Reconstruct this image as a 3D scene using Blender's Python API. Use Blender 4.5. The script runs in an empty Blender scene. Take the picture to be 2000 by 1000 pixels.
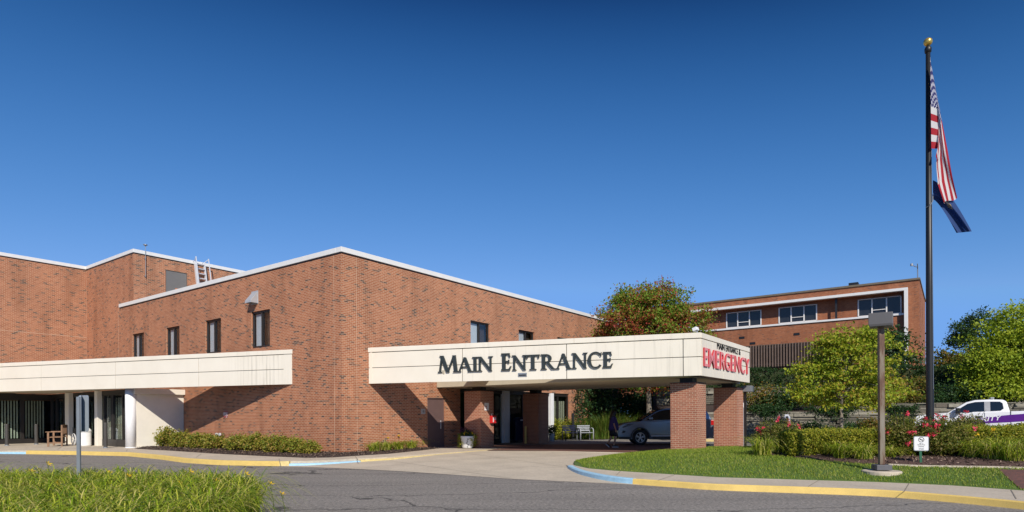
import bpy, bmesh, math, random
import numpy as np
from mathutils import Vector, Matrix, geometry
random.seed(7)
R = np.random.default_rng(11)
SC = bpy.context.scene
COL = SC.collection
PI = math.pi
# ------------------------------------------------------------------ camera maths (metres; camera 1.6 m above the street)
F, CX, CY, TH, CAMZ = 1188.0, 1000.0, 811.3, math.radians(.3), 1.6
def ray(px, py):
    dx, dy = px-CX, CY-py
    c, s = math.cos(TH), math.sin(TH)
    return (dx*c+dy*s)/F, (-dx*s+dy*c)/F
def at(px, py, Y):
    u, v = ray(px, py); return Vector((u*Y, Y, CAMZ+v*Y))
def gnd(px, py, z=0.0):
    u, v = ray(px, py); Y = (z-CAMZ)/v; return Vector((u*Y, Y, z))
def gndf(px, py, fn):
    z = .1
    for _ in range(12):
        p = gnd(px, py, z); z = .5*z+.5*fn(p.x, p.y)
    return Vector((p.x, p.y, fn(p.x, p.y)))
# building axes: s runs along the right-hand wall, t along the left-hand wall, from the near corner
ANG = math.radians(54)
C0 = Vector((-6.557, 23.5, 0))
eR = Vector((math.cos(ANG), math.sin(ANG), 0)); eL = Vector((-math.sin(ANG), math.cos(ANG), 0))
def B(s, t, z=0): return C0+eR*s+eL*t+Vector((0, 0, z))
# street line frame
SA = Vector((-7.5, 19.7, 0)); SE = Vector((.873, -.487, 0)).normalized(); SN = Vector((.487, .873, 0)).normalized()
def sd(x, y): return (x-SA.x)*SN.x+(y-SA.y)*SN.y
def se(x, y): return (x-SA.x)*SE.x+(y-SA.y)*SE.y
def ed(e, d, z=0): return SA+SE*e+SN*d+Vector((0, 0, z))
def zdrive(x, y): return .16*min(1, max(0, sd(x, y)/9.0))
# ------------------------------------------------------------------ materials
def nt(name):
    m = bpy.data.materials.new(name); m.use_nodes = True
    t = m.node_tree; t.nodes.clear()
    o = t.nodes.new('ShaderNodeOutputMaterial'); p = t.nodes.new('ShaderNodeBsdfPrincipled')
    t.links.new(p.outputs[0], o.inputs[0]); return m, t, p, o
def N(t, typ, **kw):
    n = t.nodes.new('ShaderNode'+typ)
    for k, v in kw.items():
        if k.startswith('i_'):
            key = k[2:]; key = int(key) if key.isdigit() else key.replace('_', ' ')
            n.inputs[key].default_value = v
        else: setattr(n, k, v)
    return n
def MTH(t, op, a, b=None, c=None):
    n = t.nodes.new('ShaderNodeMath'); n.operation = op
    for i, x in enumerate((a, b, c)):
        if x is None: continue
        if isinstance(x, (int, float)): n.inputs[i].default_value = x
        else: t.links.new(x, n.inputs[i])
    return n.outputs[0]
def MIX(t, fac, a, b, mode='MIX'):
    n = t.nodes.new('ShaderNodeMix'); n.data_type = 'RGBA'; n.blend_type = mode
    for i, x in ((0, fac), (6, a), (7, b)):
        if isinstance(x, (int, float)): n.inputs[i].default_value = x
        elif isinstance(x, (tuple, list)): n.inputs[i].default_value = tuple(x)+((1,) if len(x) == 3 else ())
        else: t.links.new(x, n.inputs[i])
    return n.outputs[2]
def RAMP(t, fac, stops, interp='LINEAR'):
    n = t.nodes.new('ShaderNodeValToRGB'); cr = n.color_ramp; cr.interpolation = interp
    while len(cr.elements) < len(stops): cr.elements.new(.5)
    for e, (p, c) in zip(cr.elements, stops):
        e.position = p; e.color = tuple(c)+((1,) if len(c) == 3 else ())
    t.links.new(fac, n.inputs[0]); return n.outputs[0]
def OBJ(t): return N(t, 'TexCoord').outputs['Object']
def NOISE(t, co, scale, detail=4, rough=.6, dist=0):
    n = N(t, 'TexNoise', i_Scale=scale, i_Detail=detail, i_Roughness=rough, i_Distortion=dist); t.links.new(co, n.inputs['Vector']); return n.outputs['Fac']
def sc(c, k): return tuple(min(1, x*k) for x in c)
def mat(name, col, rough=.7, metal=0, var=.12, scale=3, bump=0, bscale=40, spec=.5, fine=0):
    m, t, p, o = nt(name); co = OBJ(t)
    f = NOISE(t, co, scale, 6, .65)
    c = RAMP(t, f, [(.3, sc(col, 1-var)), (.7, sc(col, 1+var))])
    if fine:
        f2 = NOISE(t, co, scale*18, 2, .6)
        c = MIX(t, fine, c, RAMP(t, f2, [(.35, sc(col, .5)), (.65, sc(col, 1.45))]))
    t.links.new(c, p.inputs['Base Color'])
    p.inputs['Roughness'].default_value = rough; p.inputs['Metallic'].default_value = metal
    p.inputs['Specular IOR Level'].default_value = spec
    if bump:
        b = N(t, 'Bump', i_Strength=bump, i_Distance=.02); t.links.new(NOISE(t, co, bscale, 4), b.inputs['Height']); t.links.new(b.outputs[0], p.inputs['Normal'])
    return m
def brick(name, cols, mortar, dark=.9, w=.2032, h=.0677, mw=.011, darkcol=(.095, .058, .046)):
    m, t, p, o = nt(name)
    uv = N(t, 'UVMap').outputs[0]
    sx = N(t, 'SeparateXYZ'); t.links.new(uv, sx.inputs[0])
    v = MTH(t, 'DIVIDE', sx.outputs[1], h); row = MTH(t, 'FLOOR', v); fv = MTH(t, 'FRACT', v)
    off = MTH(t, 'MULTIPLY', MTH(t, 'MODULO', MTH(t, 'ABSOLUTE', row), 2.0), .5)
    u = MTH(t, 'ADD', MTH(t, 'DIVIDE', sx.outputs[0], w), off); colm = MTH(t, 'FLOOR', u); fu = MTH(t, 'FRACT', u)
    cv = N(t, 'CombineXYZ'); t.links.new(colm, cv.inputs[0]); t.links.new(row, cv.inputs[1])
    wn = N(t, 'TexWhiteNoise', noise_dimensions='3D'); t.links.new(cv.outputs[0], wn.inputs['Vector'])
    big = NOISE(t, uv, .55, 3, .6)
    base = RAMP(t, wn.outputs['Value'], [(0, cols[0]), (.4, cols[1]), (.75, cols[2]), (1, cols[3])])
    base = MIX(t, .55, base, RAMP(t, big, [(.3, sc(cols[1], .82)), (.7, sc(cols[2], 1.12))]))
    sp = N(t, 'SeparateColor'); t.links.new(wn.outputs['Color'], sp.inputs[0])
    cv2 = N(t, 'CombineXYZ'); t.links.new(MTH(t, 'MULTIPLY', colm, .35), cv2.inputs[0]); t.links.new(row, cv2.inputs[1])
    clus = NOISE(t, cv2.outputs[0], .45, 2, .5)
    thr = MTH(t, 'SUBTRACT', dark, MTH(t, 'MULTIPLY', MTH(t, 'SUBTRACT', clus, .5), .7))
    isd = MTH(t, 'GREATER_THAN', sp.outputs[1], thr)
    base = MIX(t, MTH(t, 'MULTIPLY', isd, MTH(t, 'ADD', .55, MTH(t, 'MULTIPLY', sp.outputs[2], .45))), base, darkcol)
    mo = MTH(t, 'MAXIMUM', MTH(t, 'LESS_THAN', fu, mw/w), MTH(t, 'LESS_THAN', fv, mw/h))
    c = MIX(t, mo, base, mortar)
    streak = N(t, 'Mapping'); streak.inputs['Scale'].default_value = (.9, .12, 1); t.links.new(uv, streak.inputs[0])
    st = NOISE(t, streak.outputs[0], 1.3, 5, .6)
    c = MIX(t, .5, c, RAMP(t, st, [(.30, (.50, .46, .44)), (.50, (1, 1, 1)), (.72, (1.06, 1.02, .98))]), 'MULTIPLY')
    t.links.new(c, p.inputs['Base Color']); p.inputs['Roughness'].default_value = .85; p.inputs['Specular IOR Level'].default_value = .25
    b = N(t, 'Bump', i_Strength=.35, i_Distance=.008); t.links.new(MTH(t, 'SUBTRACT', 1.0, mo), b.inputs['Height']); t.links.new(b.outputs[0], p.inputs['Normal'])
    return m
def leafmat(name, cols, rough=.55, tr=.35, patch=.5, pscale=.8, con=1.0):
    m, t, p, o = nt(name)
    g = N(t, 'NewGeometry'); co = OBJ(t)
    f = MTH(t, 'ADD', MTH(t, 'MULTIPLY', g.outputs['Random Per Island'], 1-patch), MTH(t, 'MULTIPLY', NOISE(t, co, pscale, 3), patch))
    f = MTH(t, 'ADD', MTH(t, 'MULTIPLY', MTH(t, 'SUBTRACT', f, .5), con), .5)
    k = len(cols)-1
    c = RAMP(t, f, [(.22+.56*i/k, cc) for i, cc in enumerate(cols)])
    t.links.new(c, p.inputs['Base Color']); p.inputs['Roughness'].default_value = rough; p.inputs['Specular IOR Level'].default_value = .3
    tl = N(t, 'BsdfTranslucent'); t.links.new(MIX(t, .5, c, (.25, .32, .02)), tl.inputs[0])
    mx = N(t, 'MixShader', i_0=tr); t.links.new(p.outputs[0], mx.inputs[1]); t.links.new(tl.outputs[0], mx.inputs[2]); t.links.new(mx.outputs[0], o.inputs[0])
    return m
def glassmat(name, tint=(.6, .65, .66), refl=.16, trans=True):
    m, t, p, o = nt(name); t.nodes.remove(p)
    gl = N(t, 'BsdfGlossy', i_Roughness=.02); gl.inputs[0].default_value = (.8, .85, .9, 1)
    tp = N(t, 'BsdfTransparent'); tp.inputs[0].default_value = tint+(1,)
    g = N(t, 'NewGeometry'); dp = N(t, 'VectorMath', operation='DOT_PRODUCT'); t.links.new(g.outputs['Normal'], dp.inputs[0]); t.links.new(g.outputs['Incoming'], dp.inputs[1])
    inv = MTH(t, 'SUBTRACT', 1.0, MTH(t, 'ABSOLUTE', dp.outputs['Value']))
    fac = MTH(t, 'ADD', MTH(t, 'MULTIPLY', MTH(t, 'POWER', inv, 4.0), .8), refl*.4)
    mx = N(t, 'MixShader'); t.links.new(fac, mx.inputs[0]); t.links.new(tp.outputs[0], mx.inputs[1]); t.links.new(gl.outputs[0], mx.inputs[2]); t.links.new(mx.outputs[0], o.inputs[0])
    return m
M = {}
BR = [(.285, .090, .043), (.365, .127, .059), (.43, .163, .078), (.52, .220, .116)]
M['brick'] = brick('red_brick', BR, (.58, .43, .30), dark=.885)
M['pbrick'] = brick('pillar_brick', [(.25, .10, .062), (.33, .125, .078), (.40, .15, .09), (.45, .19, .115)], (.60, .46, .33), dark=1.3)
M['fbrick'] = brick('far_brick', [sc(c, .80) for c in BR], (.38, .20, .12), dark=.96, darkcol=(.16, .08, .055))
M['white'] = mat('white_metal', (.76, .75, .72), .45, var=.04)
M['dark'] = mat('dark_bronze', (.022, .019, .018), .4, var=.15)
M['black'] = mat('black_metal', (.012, .012, .013), .45, var=.2)
M['brown'] = mat('brown_door', (.135, .085, .08), .5, var=.06)
M['brownd'] = mat('brown_reflection', (.055, .036, .028), .8)
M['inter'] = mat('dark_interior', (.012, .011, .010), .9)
M['greydoor'] = mat('grey_door', (.17, .16, .15), .55, var=.06)
M['blind'] = mat('grey_blind', (.56, .59, .64), .7, var=.05)
M['slat'] = mat('pale_slat', (.66, .70, .60), .6)
M['curtain'] = mat('pale_curtain', (.58, .55, .44), .8)
M['glass'] = glassmat('window_glass', (.93, .95, .95), .12)
M['dglass'] = glassmat('door_glass', (.80, .83, .81), .02)
M['carglass'] = mat('car_glass', (.010, .013, .016), .04, var=.1, spec=.8)
M['wplaster'] = mat('white_plaster', (.80, .75, .64), .85, var=.05, scale=1.5, bump=.1, bscale=30)
M['column'] = mat('white_column', (.80, .80, .80), .7, var=.05)
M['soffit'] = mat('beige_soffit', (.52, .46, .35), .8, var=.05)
M['steel'] = mat('galvanised_steel', (.30, .32, .34), .45, metal=.5, var=.1)
M['alu'] = mat('aluminium', (.74, .75, .77), .4, metal=.25, var=.06)
M['hood'] = mat('hood_metal', (.46, .47, .49), .45, metal=.2)
M['yellow'] = mat('yellow_paint', (.74, .52, .15), .55, var=.10, scale=4, fine=.14)
M['blue'] = mat('blue_paint', (.36, .60, .78), .55, var=.14, scale=7, fine=.2)
M['pyellow'] = mat('worn_yellow_paint', (.66, .52, .22), .65, var=.25, scale=6, fine=.3)
M['red'] = mat('red_plastic', (.60, .02, .02), .4)
M['gold'] = mat('gold_ball', (.75, .50, .12), .28, metal=.7, var=.05)
M['wood'] = mat('weathered_wood', (.26, .15, .085), .75, var=.3, scale=8)
M['paint_w'] = mat('white_sign_face', (.80, .80, .80), .5, var=.03)
M['text'] = mat('dark_lettering', (.026, .033, .032), .45, var=.1)
M['ink'] = mat('black_ink', (.015, .015, .015), .6)
M['green'] = mat('green_post', (.02, .12, .06), .5)
M['navy'] = mat('navy_paint', (.014, .018, .05), .35)
M['pot'] = mat('white_pot', (.78, .78, .76), .5, var=.06)
M['pot_shadow'] = M['pot']
M['lamppost'] = None
M['concrete'] = mat('pale_concrete', (.52, .445, .345), .85, var=.14, scale=.9, bump=.15, bscale=60, fine=.18)
M['joint'] = mat('concrete_joint', (.26, .225, .175), .9)
M['mulch'] = mat('dark_mulch', (.055, .034, .025), .95, var=.5, scale=30, bump=.8, bscale=50, fine=.35)
M['mulch2'] = mat('red_brown_mulch', (.10, .055, .042), .95, var=.5, scale=26, bump=.8, bscale=45, fine=.4)
M['lawn'] = mat('lawn_soil', (.085, .145, .022), .95, var=.25, scale=1.2, fine=.3)
M['bark'] = mat('grey_bark', (.20, .17, .13), .9, var=.3, scale=9, bump=.5)
M['dbark'] = mat('dark_bark', (.07, .055, .045), .9, var=.3, scale=9, bump=.5)
M['skin'] = mat('skin', (.42, .22, .13), .55, var=.04)
M['hair'] = mat('black_hair', (.008, .007, .007), .4)
M['shirt'] = mat('purple_shirt', (.030, .018, .10), .8)
M['shorts'] = mat('black_shorts', (.012, .012, .015), .8)
M['tyre'] = mat('tyre_rubber', (.015, .015, .016), .8)
M['rim'] = mat('alloy_rim', (.55, .56, .58), .3, metal=.8)
M['silver'] = mat('silver_car_paint', (.25, .275, .32), .2, metal=.6, var=.03)
M['wpaint'] = mat('white_car_paint', (.82, .82, .83), .25, var=.02)
M['purple'] = mat('purple_stripe', (.10, .012, .22), .35)
M['lampglass'] = mat('headlamp_lens', (.45, .46, .48), .1, metal=.3)
M['redlamp'] = mat('red_lens', (.45, .01, .01), .2)
# asphalt
def asphalt():
    m, t, p, o = nt('asphalt'); co = OBJ(t)
    n1 = NOISE(t, co, .35, 5, .6); n2 = NOISE(t, co, 45, 3, .7); n3 = NOISE(t, co, 160, 2, .6)
    c = RAMP(t, n1, [(.3, (.185, .166, .148)), (.7, (.255, .230, .204))])
    c = MIX(t, .55, c, RAMP(t, n2, [(.34, (.10, .092, .084)), (.52, (.225, .203, .182)), (.7, (.42, .39, .35))]))
    n4 = NOISE(t, co, 16, 3, .75)
    c = MIX(t, 1.0, c, RAMP(t, n4, [(.40, (.50, .49, .48)), (.5, (1, 1, 1)), (.60, (1.6, 1.58, 1.55))]), 'MULTIPLY')
    n5 = NOISE(t, co, 1.1, 4, .7, .6); c = MIX(t, .8, c, RAMP(t, n5, [(.30, (.58, .56, .54)), (.36, (.92, .92, .92)), (.62, (1, 1, 1)), (.7, (1.12, 1.11, 1.09))]), 'MULTIPLY')
    c = MIX(t, .35, c, RAMP(t, n3, [(.35, (.08, .074, .068)), (.65, (.44, .41, .37))]))
    mp = N(t, 'Mapping'); mp.inputs['Rotation'].default_value = (0, 0, .51); mp.inputs['Scale'].default_value = (.12, .45, 1); t.links.new(co, mp.inputs[0])
    wob = N(t, 'TexNoise', i_Scale=.9, i_Detail=5); t.links.new(co, wob.inputs['Vector'])
    ad = N(t, 'VectorMath', operation='ADD'); sw = N(t, 'VectorMath', operation='SCALE'); sw.inputs['Scale'].default_value = .35
    t.links.new(wob.outputs['Color'], sw.inputs[0]); t.links.new(mp.outputs[0], ad.inputs[0]); t.links.new(sw.outputs[0], ad.inputs[1])
    vo = N(t, 'TexVoronoi', feature='DISTANCE_TO_EDGE', i_Scale=.9); t.links.new(ad.outputs[0], vo.inputs['Vector'])
    cr = MTH(t, 'MULTIPLY', MTH(t, 'LESS_THAN', vo.outputs['Distance'], .007), .75)
    c = MIX(t, cr, c, (.03, .028, .026))
    mp2 = N(t, 'Mapping'); mp2.inputs['Rotation'].default_value = (0, 0, .51); mp2.inputs['Scale'].default_value = (.06, .7, 1); t.links.new(co, mp2.inputs[0])
    st = NOISE(t, mp2.outputs[0], 1.6, 4, .6)
    c = MIX(t, .6, c, RAMP(t, st, [(.35, (.78, .77, .76)), (.6, (1.08, 1.07, 1.05))]), 'MULTIPLY')
    t.links.new(c, p.inputs['Base Color']); p.inputs['Roughness'].default_value = .9
    b = N(t, 'Bump', i_Strength=.5, i_Distance=.01); t.links.new(n2, b.inputs['Height']); t.links.new(b.outputs[0], p.inputs['Normal'])
    return m
M['asphalt'] = asphalt()
def cream():
    m, t, p, o = nt('cream_panel'); co = OBJ(t)
    base = RAMP(t, NOISE(t, co, .7, 5, .6), [(.3, (.74, .68, .57)), (.7, (.80, .745, .635))])
    mp = N(t, 'Mapping'); mp.inputs['Scale'].default_value = (7, 7, .35); t.links.new(co, mp.inputs[0])
    st = NOISE(t, mp.outputs[0], 1.2, 5, .7)
    big = NOISE(t, co, .23, 2, .5)
    fac = MTH(t, 'MULTIPLY', RAMP(t, st, [(.52, (0, 0, 0)), (.70, (1, 1, 1))]), RAMP(t, big, [(.46, (0, 0, 0)), (.68, (.35, .35, .35))]))
    c = MIX(t, fac, base, (.40, .37, .30))
    t.links.new(c, p.inputs['Base Color']); p.inputs['Roughness'].default_value = .6; p.inputs['Specular IOR Level'].default_value = .3
    return m
M['cream'] = cream()
def stained():
    # rain streaks under the coping of the left fascia's end panels (local x runs along the fascia from the wall)
    m, t, p, o = nt('stained_cream_panel'); co = OBJ(t)
    base = RAMP(t, NOISE(t, co, .7, 5, .6), [(.3, (.74, .68, .57)), (.7, (.80, .745, .635))])
    sp = N(t, 'SeparateXYZ'); t.links.new(co, sp.inputs[0])
    mp = N(t, 'Mapping'); mp.inputs['Scale'].default_value = (9, .1, .25); t.links.new(co, mp.inputs[0])
    st = NOISE(t, mp.outputs[0], 1.0, 5, .7)
    mask = RAMP(t, MTH(t, 'DIVIDE', sp.outputs[0], 6.0), [(.08, (.25, .25, .25)), (.18, (1, 1, 1)), (.45, (.5, .5, .5)), (.62, (0, 0, 0))])
    fac = MTH(t, 'MULTIPLY', RAMP(t, st, [(.5, (0, 0, 0)), (.70, (.75, .75, .75))]), mask)
    c = MIX(t, fac, base, (.30, .27, .20))
    t.links.new(c, p.inputs['Base Color']); p.inputs['Roughness'].default_value = .6
    return m
M['stained'] = stained()
def rusty():
    m, t, p, o = nt('weathered_post'); co = OBJ(t)
    mp = N(t, 'Mapping'); mp.inputs['Scale'].default_value = (5, 5, .9); t.links.new(co, mp.inputs[0])
    n = NOISE(t, mp.outputs[0], 1.3, 5, .65)
    c = RAMP(t, n, [(.34, (.23, .205, .165)), (.47, (.19, .15, .105)), (.56, (.12, .062, .036)), (.70, (.07, .034, .024))])
    t.links.new(c, p.inputs['Base Color']); p.inputs['Roughness'].default_value = .6; p.inputs['Metallic'].default_value = .15
    return m
M['rusty'] = rusty()
def stonemat():
    m, t, p, o = nt('dry_stone'); co = OBJ(t); g = N(t, 'NewGeometry')
    c = RAMP(t, g.outputs['Random Per Island'], [(0, (.08, .072, .055)), (.4, (.18, .165, .13)), (.8, (.33, .305, .24)), (1, (.12, .10, .075))])  # stone tones lowered to carry the tree shade on the wall
    c = MIX(t, .5, c, RAMP(t, NOISE(t, co, 6, 5, .7), [(.3, (.4, .4, .4)), (.7, (1.1, 1.1, 1.1))]), 'MULTIPLY')
    t.links.new(c, p.inputs['Base Color']); p.inputs['Roughness'].default_value = .9
    b = N(t, 'Bump', i_Strength=.7, i_Distance=.04); t.links.new(NOISE(t, co, 9, 5), b.inputs['Height']); t.links.new(b.outputs[0], p.inputs['Normal'])
    return m
M['stone'] = stonemat()
def pavers():
    m, t, p, o = nt('red_pavers'); co = OBJ(t)
    b = N(t, 'TexBrick', i_Scale=4.5); b.inputs['Color1'].default_value = (.20, .085, .06, 1); b.inputs['Color2'].default_value = (.13, .06, .048, 1); b.inputs['Mortar'].default_value = (.08, .06, .05, 1); b.inputs['Mortar Size'].default_value = .015
    t.links.new(co, b.inputs['Vector']); t.links.new(b.outputs[0], p.inputs['Base Color']); p.inputs['Roughness'].default_value = .85
    return m
M['paver'] = pavers()
# foliage
M['maple'] = leafmat('maple_leaves', [(.30, .035, .028), (.32, .065, .03), (.26, .13, .028), (.22, .30, .028), (.17, .29, .024), (.11, .22, .02)], patch=.75, pscale=.8, tr=.3, con=1.7)
M['ygreen'] = leafmat('yellow_green_leaves', [(.34, .18, .04), (.44, .42, .035), (.38, .46, .03), (.24, .34, .024), (.10, .18, .02)], patch=.55, pscale=.6, tr=.42)
M['rgreen'] = leafmat('bright_green_leaves', [(.42, .44, .035), (.38, .46, .03), (.30, .40, .026), (.16, .25, .02)], patch=.5, tr=.4)
M['dgreen'] = leafmat('dark_green_leaves', [(.012, .04, .012), (.018, .055, .016), (.03, .075, .016), (.045, .09, .02)], tr=.2)
M['orange'] = leafmat('orange_brown_leaves', [(.24, .11, .025), (.20, .13, .022), (.12, .15, .02), (.07, .10, .015)], patch=.5)
M['hedge'] = leafmat('hedge_leaves', [(.14, .19, .016), (.27, .31, .024), (.37, .36, .03), (.43, .37, .045)], patch=.35, tr=.4)
M['dhedge'] = leafmat('clipped_yew_leaves', [(.010, .034, .008), (.018, .05, .01), (.028, .068, .012)], tr=.15)
M['shrub'] = leafmat('shrub_leaves', [(.09, .15, .018), (.24, .27, .028), (.38, .32, .05), (.44, .26, .08)], patch=.5, pscale=2, tr=.4)
M['rose'] = leafmat('rose_leaves', [(.07, .10, .014), (.15, .18, .024), (.22, .21, .036), (.27, .20, .07)], patch=.3)
M['petal'] = leafmat('rose_petals', [(.62, .015, .05), (.72, .03, .09), (.75, .10, .16)], tr=.2)
M['lily'] = leafmat('daylily_blades', [(.10, .20, .010), (.26, .38, .016), (.42, .50, .03), (.54, .53, .07), (.62, .54, .18)], patch=.35, pscale=1.5, tr=.35)
M['grass'] = leafmat('lawn_blades', [(.13, .23, .02), (.23, .34, .03), (.33, .40, .045), (.42, .40, .11)], patch=.5, pscale=.9, tr=.35)
M['ograss'] = leafmat('tall_grass_blades', [(.035, .085, .01), (.07, .14, .014), (.12, .19, .022), (.22, .22, .05)], patch=.35)
M['yflower'] = leafmat('yellow_petals', [(.75, .42, .01), (.80, .50, .02), (.8, .55, .05)], tr=.25)
M['pflower'] = leafmat('purple_petals', [(.05, .008, .07), (.08, .015, .10), (.03, .006, .04)])
# ------------------------------------------------------------------ mesh helpers
def link(name, me, parent=None):
    o = bpy.data.objects.new(name, me); COL.objects.link(o)
    if parent is not None: o.parent = parent
    return o
class MB:
    def __init__(s): s.v = []; s.f = []; s.m = []
    def add(s, vs, fs, m=0):
        k = len(s.v); s.v += [tuple(v) for v in vs]
        for f in fs: s.f.append([i+k for i in f]); s.m.append(m)
        return s
    def box(s, a, b, m=0, T=None):
        x0, x1 = sorted((a[0], b[0])); y0, y1 = sorted((a[1], b[1])); z0, z1 = sorted((a[2], b[2]))
        vs = [Vector(p) for p in ((x0, y0, z0), (x1, y0, z0), (x1, y1, z0), (x0, y1, z0), (x0, y0, z1), (x1, y0, z1), (x1, y1, z1), (x0, y1, z1))]
        if T is not None: vs = [T @ v for v in vs]
        return s.add(vs, [(0, 3, 2, 1), (4, 5, 6, 7), (0, 1, 5, 4), (1, 2, 6, 5), (2, 3, 7, 6), (3, 0, 4, 7)], m)
    def quad(s, a, b, c, d, m=0): return s.add([a, b, c, d], [(0, 1, 2, 3)], m)
    def tube(s, pts, rads, n=8, m=0, caps=True):
        pts = [Vector(p) for p in pts]
        if isinstance(rads, (int, float)): rads = [rads]*len(pts)
        vs = []; prev = None
        for i, p in enumerate(pts):
            d = (pts[min(i+1, len(pts)-1)]-pts[max(i-1, 0)]).normalized()
            if prev is None:
                a = Vector((0, 0, 1)) if abs(d.z) < .9 else Vector((1, 0, 0)); u = d.cross(a).normalized()
            else: u = (prev-d*prev.dot(d)).normalized()
            prev = u; w = d.cross(u)
            for k in range(n):
                q = 2*PI*k/n; vs.append(p+(u*math.cos(q)+w*math.sin(q))*rads[i])
        fs = []
        for i in range(len(pts)-1):
            for k in range(n):
                fs.append((i*n+k, i*n+(k+1) % n, (i+1)*n+(k+1) % n, (i+1)*n+k))
        if caps: fs.append(tuple(range(n-1, -1, -1))); fs.append(tuple(range((len(pts)-1)*n, len(pts)*n)))
        return s.add(vs, fs, m)
    def bar(s, p, q, w, h=None, m=0):
        p = Vector(p); q = Vector(q); d = (q-p).normalized(); h = h or w
        a = Vector((0, 0, 1)) if abs(d.z) < .95 else Vector((0, 1, 0))
        u = d.cross(a).normalized()*w/2; v = u.cross(d).normalized()*h/2
        vs = [p-u-v, p+u-v, p+u+v, p-u+v, q-u-v, q+u-v, q+u+v, q-u+v]
        return s.add(vs, [(3, 2, 1, 0), (4, 5, 6, 7), (0, 1, 5, 4), (1, 2, 6, 5), (2, 3, 7, 6), (3, 0, 4, 7)], m)
    def lathe(s, prof, n=16, T=None, m=0):
        vs = []; fs = []
        for r, z in prof:
            for k in range(n):
                q = 2*PI*k/n; v = Vector((r*math.cos(q), r*math.sin(q), z)); vs.append(T @ v if T is not None else v)
        for i in range(len(prof)-1):
            for k in range(n): fs.append((i*n+k, i*n+(k+1) % n, (i+1)*n+(k+1) % n, (i+1)*n+k))
        fs.append(tuple(range(n-1, -1, -1))); fs.append(tuple(range((len(prof)-1)*n, len(prof)*n)))
        return s.add(vs, fs, m)
    def prism(s, poly, fn, d0, d1, m=0):
        # poly of 2D points, fn(x, y, depth) -> 3D
        n = len(poly); vs = [fn(x, y, d0) for x, y in poly]+[fn(x, y, d1) for x, y in poly]
        fs = [tuple(range(n-1, -1, -1)), tuple(range(n, 2*n))]+[(i, (i+1) % n, n+(i+1) % n, n+i) for i in range(n)]
        return s.add(vs, fs, m)
    def build(s, name, mats, parent=None, smooth=False, bevel=0):
        me = bpy.data.meshes.new(name); me.from_pydata(s.v, [], s.f)
        if not isinstance(mats, (list, tuple)): mats = [mats]
        for mm in mats: me.materials.append(mm)
        if len(mats) > 1: me.polygons.foreach_set('material_index', s.m)
        bm = bmesh.new(); bm.from_mesh(me); bmesh.ops.recalc_face_normals(bm, faces=bm.faces)
        uvl = bm.loops.layers.uv.new('UVMap')
        for f in bm.faces:
            n = f.normal
            for l in f.loops:
                c = l.vert.co
                if abs(n.z) > .8: l[uvl].uv = (c.x, c.y)
                elif abs(n.x) > abs(n.y): l[uvl].uv = (c.y+.03, c.z)
                else: l[uvl].uv = (c.x, c.z)
            if smooth: f.smooth = True
        bm.to_mesh(me); bm.free(); me.update()
        o = link(name, me, parent)
        if bevel:
            b = o.modifiers.new('bevel', 'BEVEL'); b.width = bevel; b.segments = 2; b.limit_method = 'ANGLE'; b.angle_limit = .6
        return o
def tag(o, label=None, cat=None, group=None, kind=None):
    if label: o['label'] = label
    if cat: o['category'] = cat
    if group: o['group'] = group
    if kind: o['kind'] = kind
    return o
def thing(name, label, cat, loc=(0, 0, 0), rz=0, group=None):
    o = bpy.data.objects.new(name, None); COL.objects.link(o); o.empty_display_size = .2
    o.location = loc; o.rotation_euler = (0, 0, rz); return tag(o, label, cat, group)
def copy_tree(o, parent=None):
    c = o.copy(); COL.objects.link(c); c.parent = parent
    for ch in [x for x in bpy.data.objects if x.parent == o]: copy_tree(ch, c)
    return c
def dup(o, loc, rz=None, label=None, scale=None):
    c = copy_tree(o); c.location = loc
    if rz is not None: c.rotation_euler = (0, 0, rz)
    if label: c['label'] = label
    if scale: c.scale = (scale,)*3 if isinstance(scale, (int, float)) else scale
    return c
def structure(name, mb, mats, **k):
    o = mb.build(name, mats, smooth='kerb' in name, **k); o['kind'] = 'structure'
    if 'kerb' in name: o.modifiers.new('split', 'EDGE_SPLIT').split_angle = math.radians(30)
    return o
def curve_through(pts, k=4):
    out = []; P = [pts[0]*2-pts[1]]+list(pts)+[pts[-1]*2-pts[-2]]
    for i in range(1, len(P)-2):
        for j in range(k):
            t = j/k; a, b, c, d = P[i-1:i+3]; out.append(.5*((2*b)+(c-a)*t+(2*a-5*b+4*c-d)*t*t+(3*b-a-3*c+d)*t**3))
    return out+[pts[-1].copy()]
def np_quads(name, V, nq, matl, parent=None, smooth=False, k=4, F_=None):
    me = bpy.data.meshes.new(name)
    V = np.asarray(V, dtype=np.float32).reshape(-1, 3)
    idx = np.arange(nq*k, dtype=np.int32) if F_ is None else np.asarray(F_, dtype=np.int32).ravel()
    me.vertices.add(len(V)); me.vertices.foreach_set('co', V.ravel())
    me.loops.add(len(idx)); me.loops.foreach_set('vertex_index', idx)
    n = len(idx)//k
    me.polygons.add(n); me.polygons.foreach_set('loop_start', np.arange(n, dtype=np.int32)*k); me.polygons.foreach_set('loop_total', np.full(n, k, dtype=np.int32))
    me.materials.append(matl); me.update(calc_edges=True); me.validate()
    return link(name, me, parent)
def unit(a): return a/(np.linalg.norm(a, axis=-1, keepdims=True)+1e-9)
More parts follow.
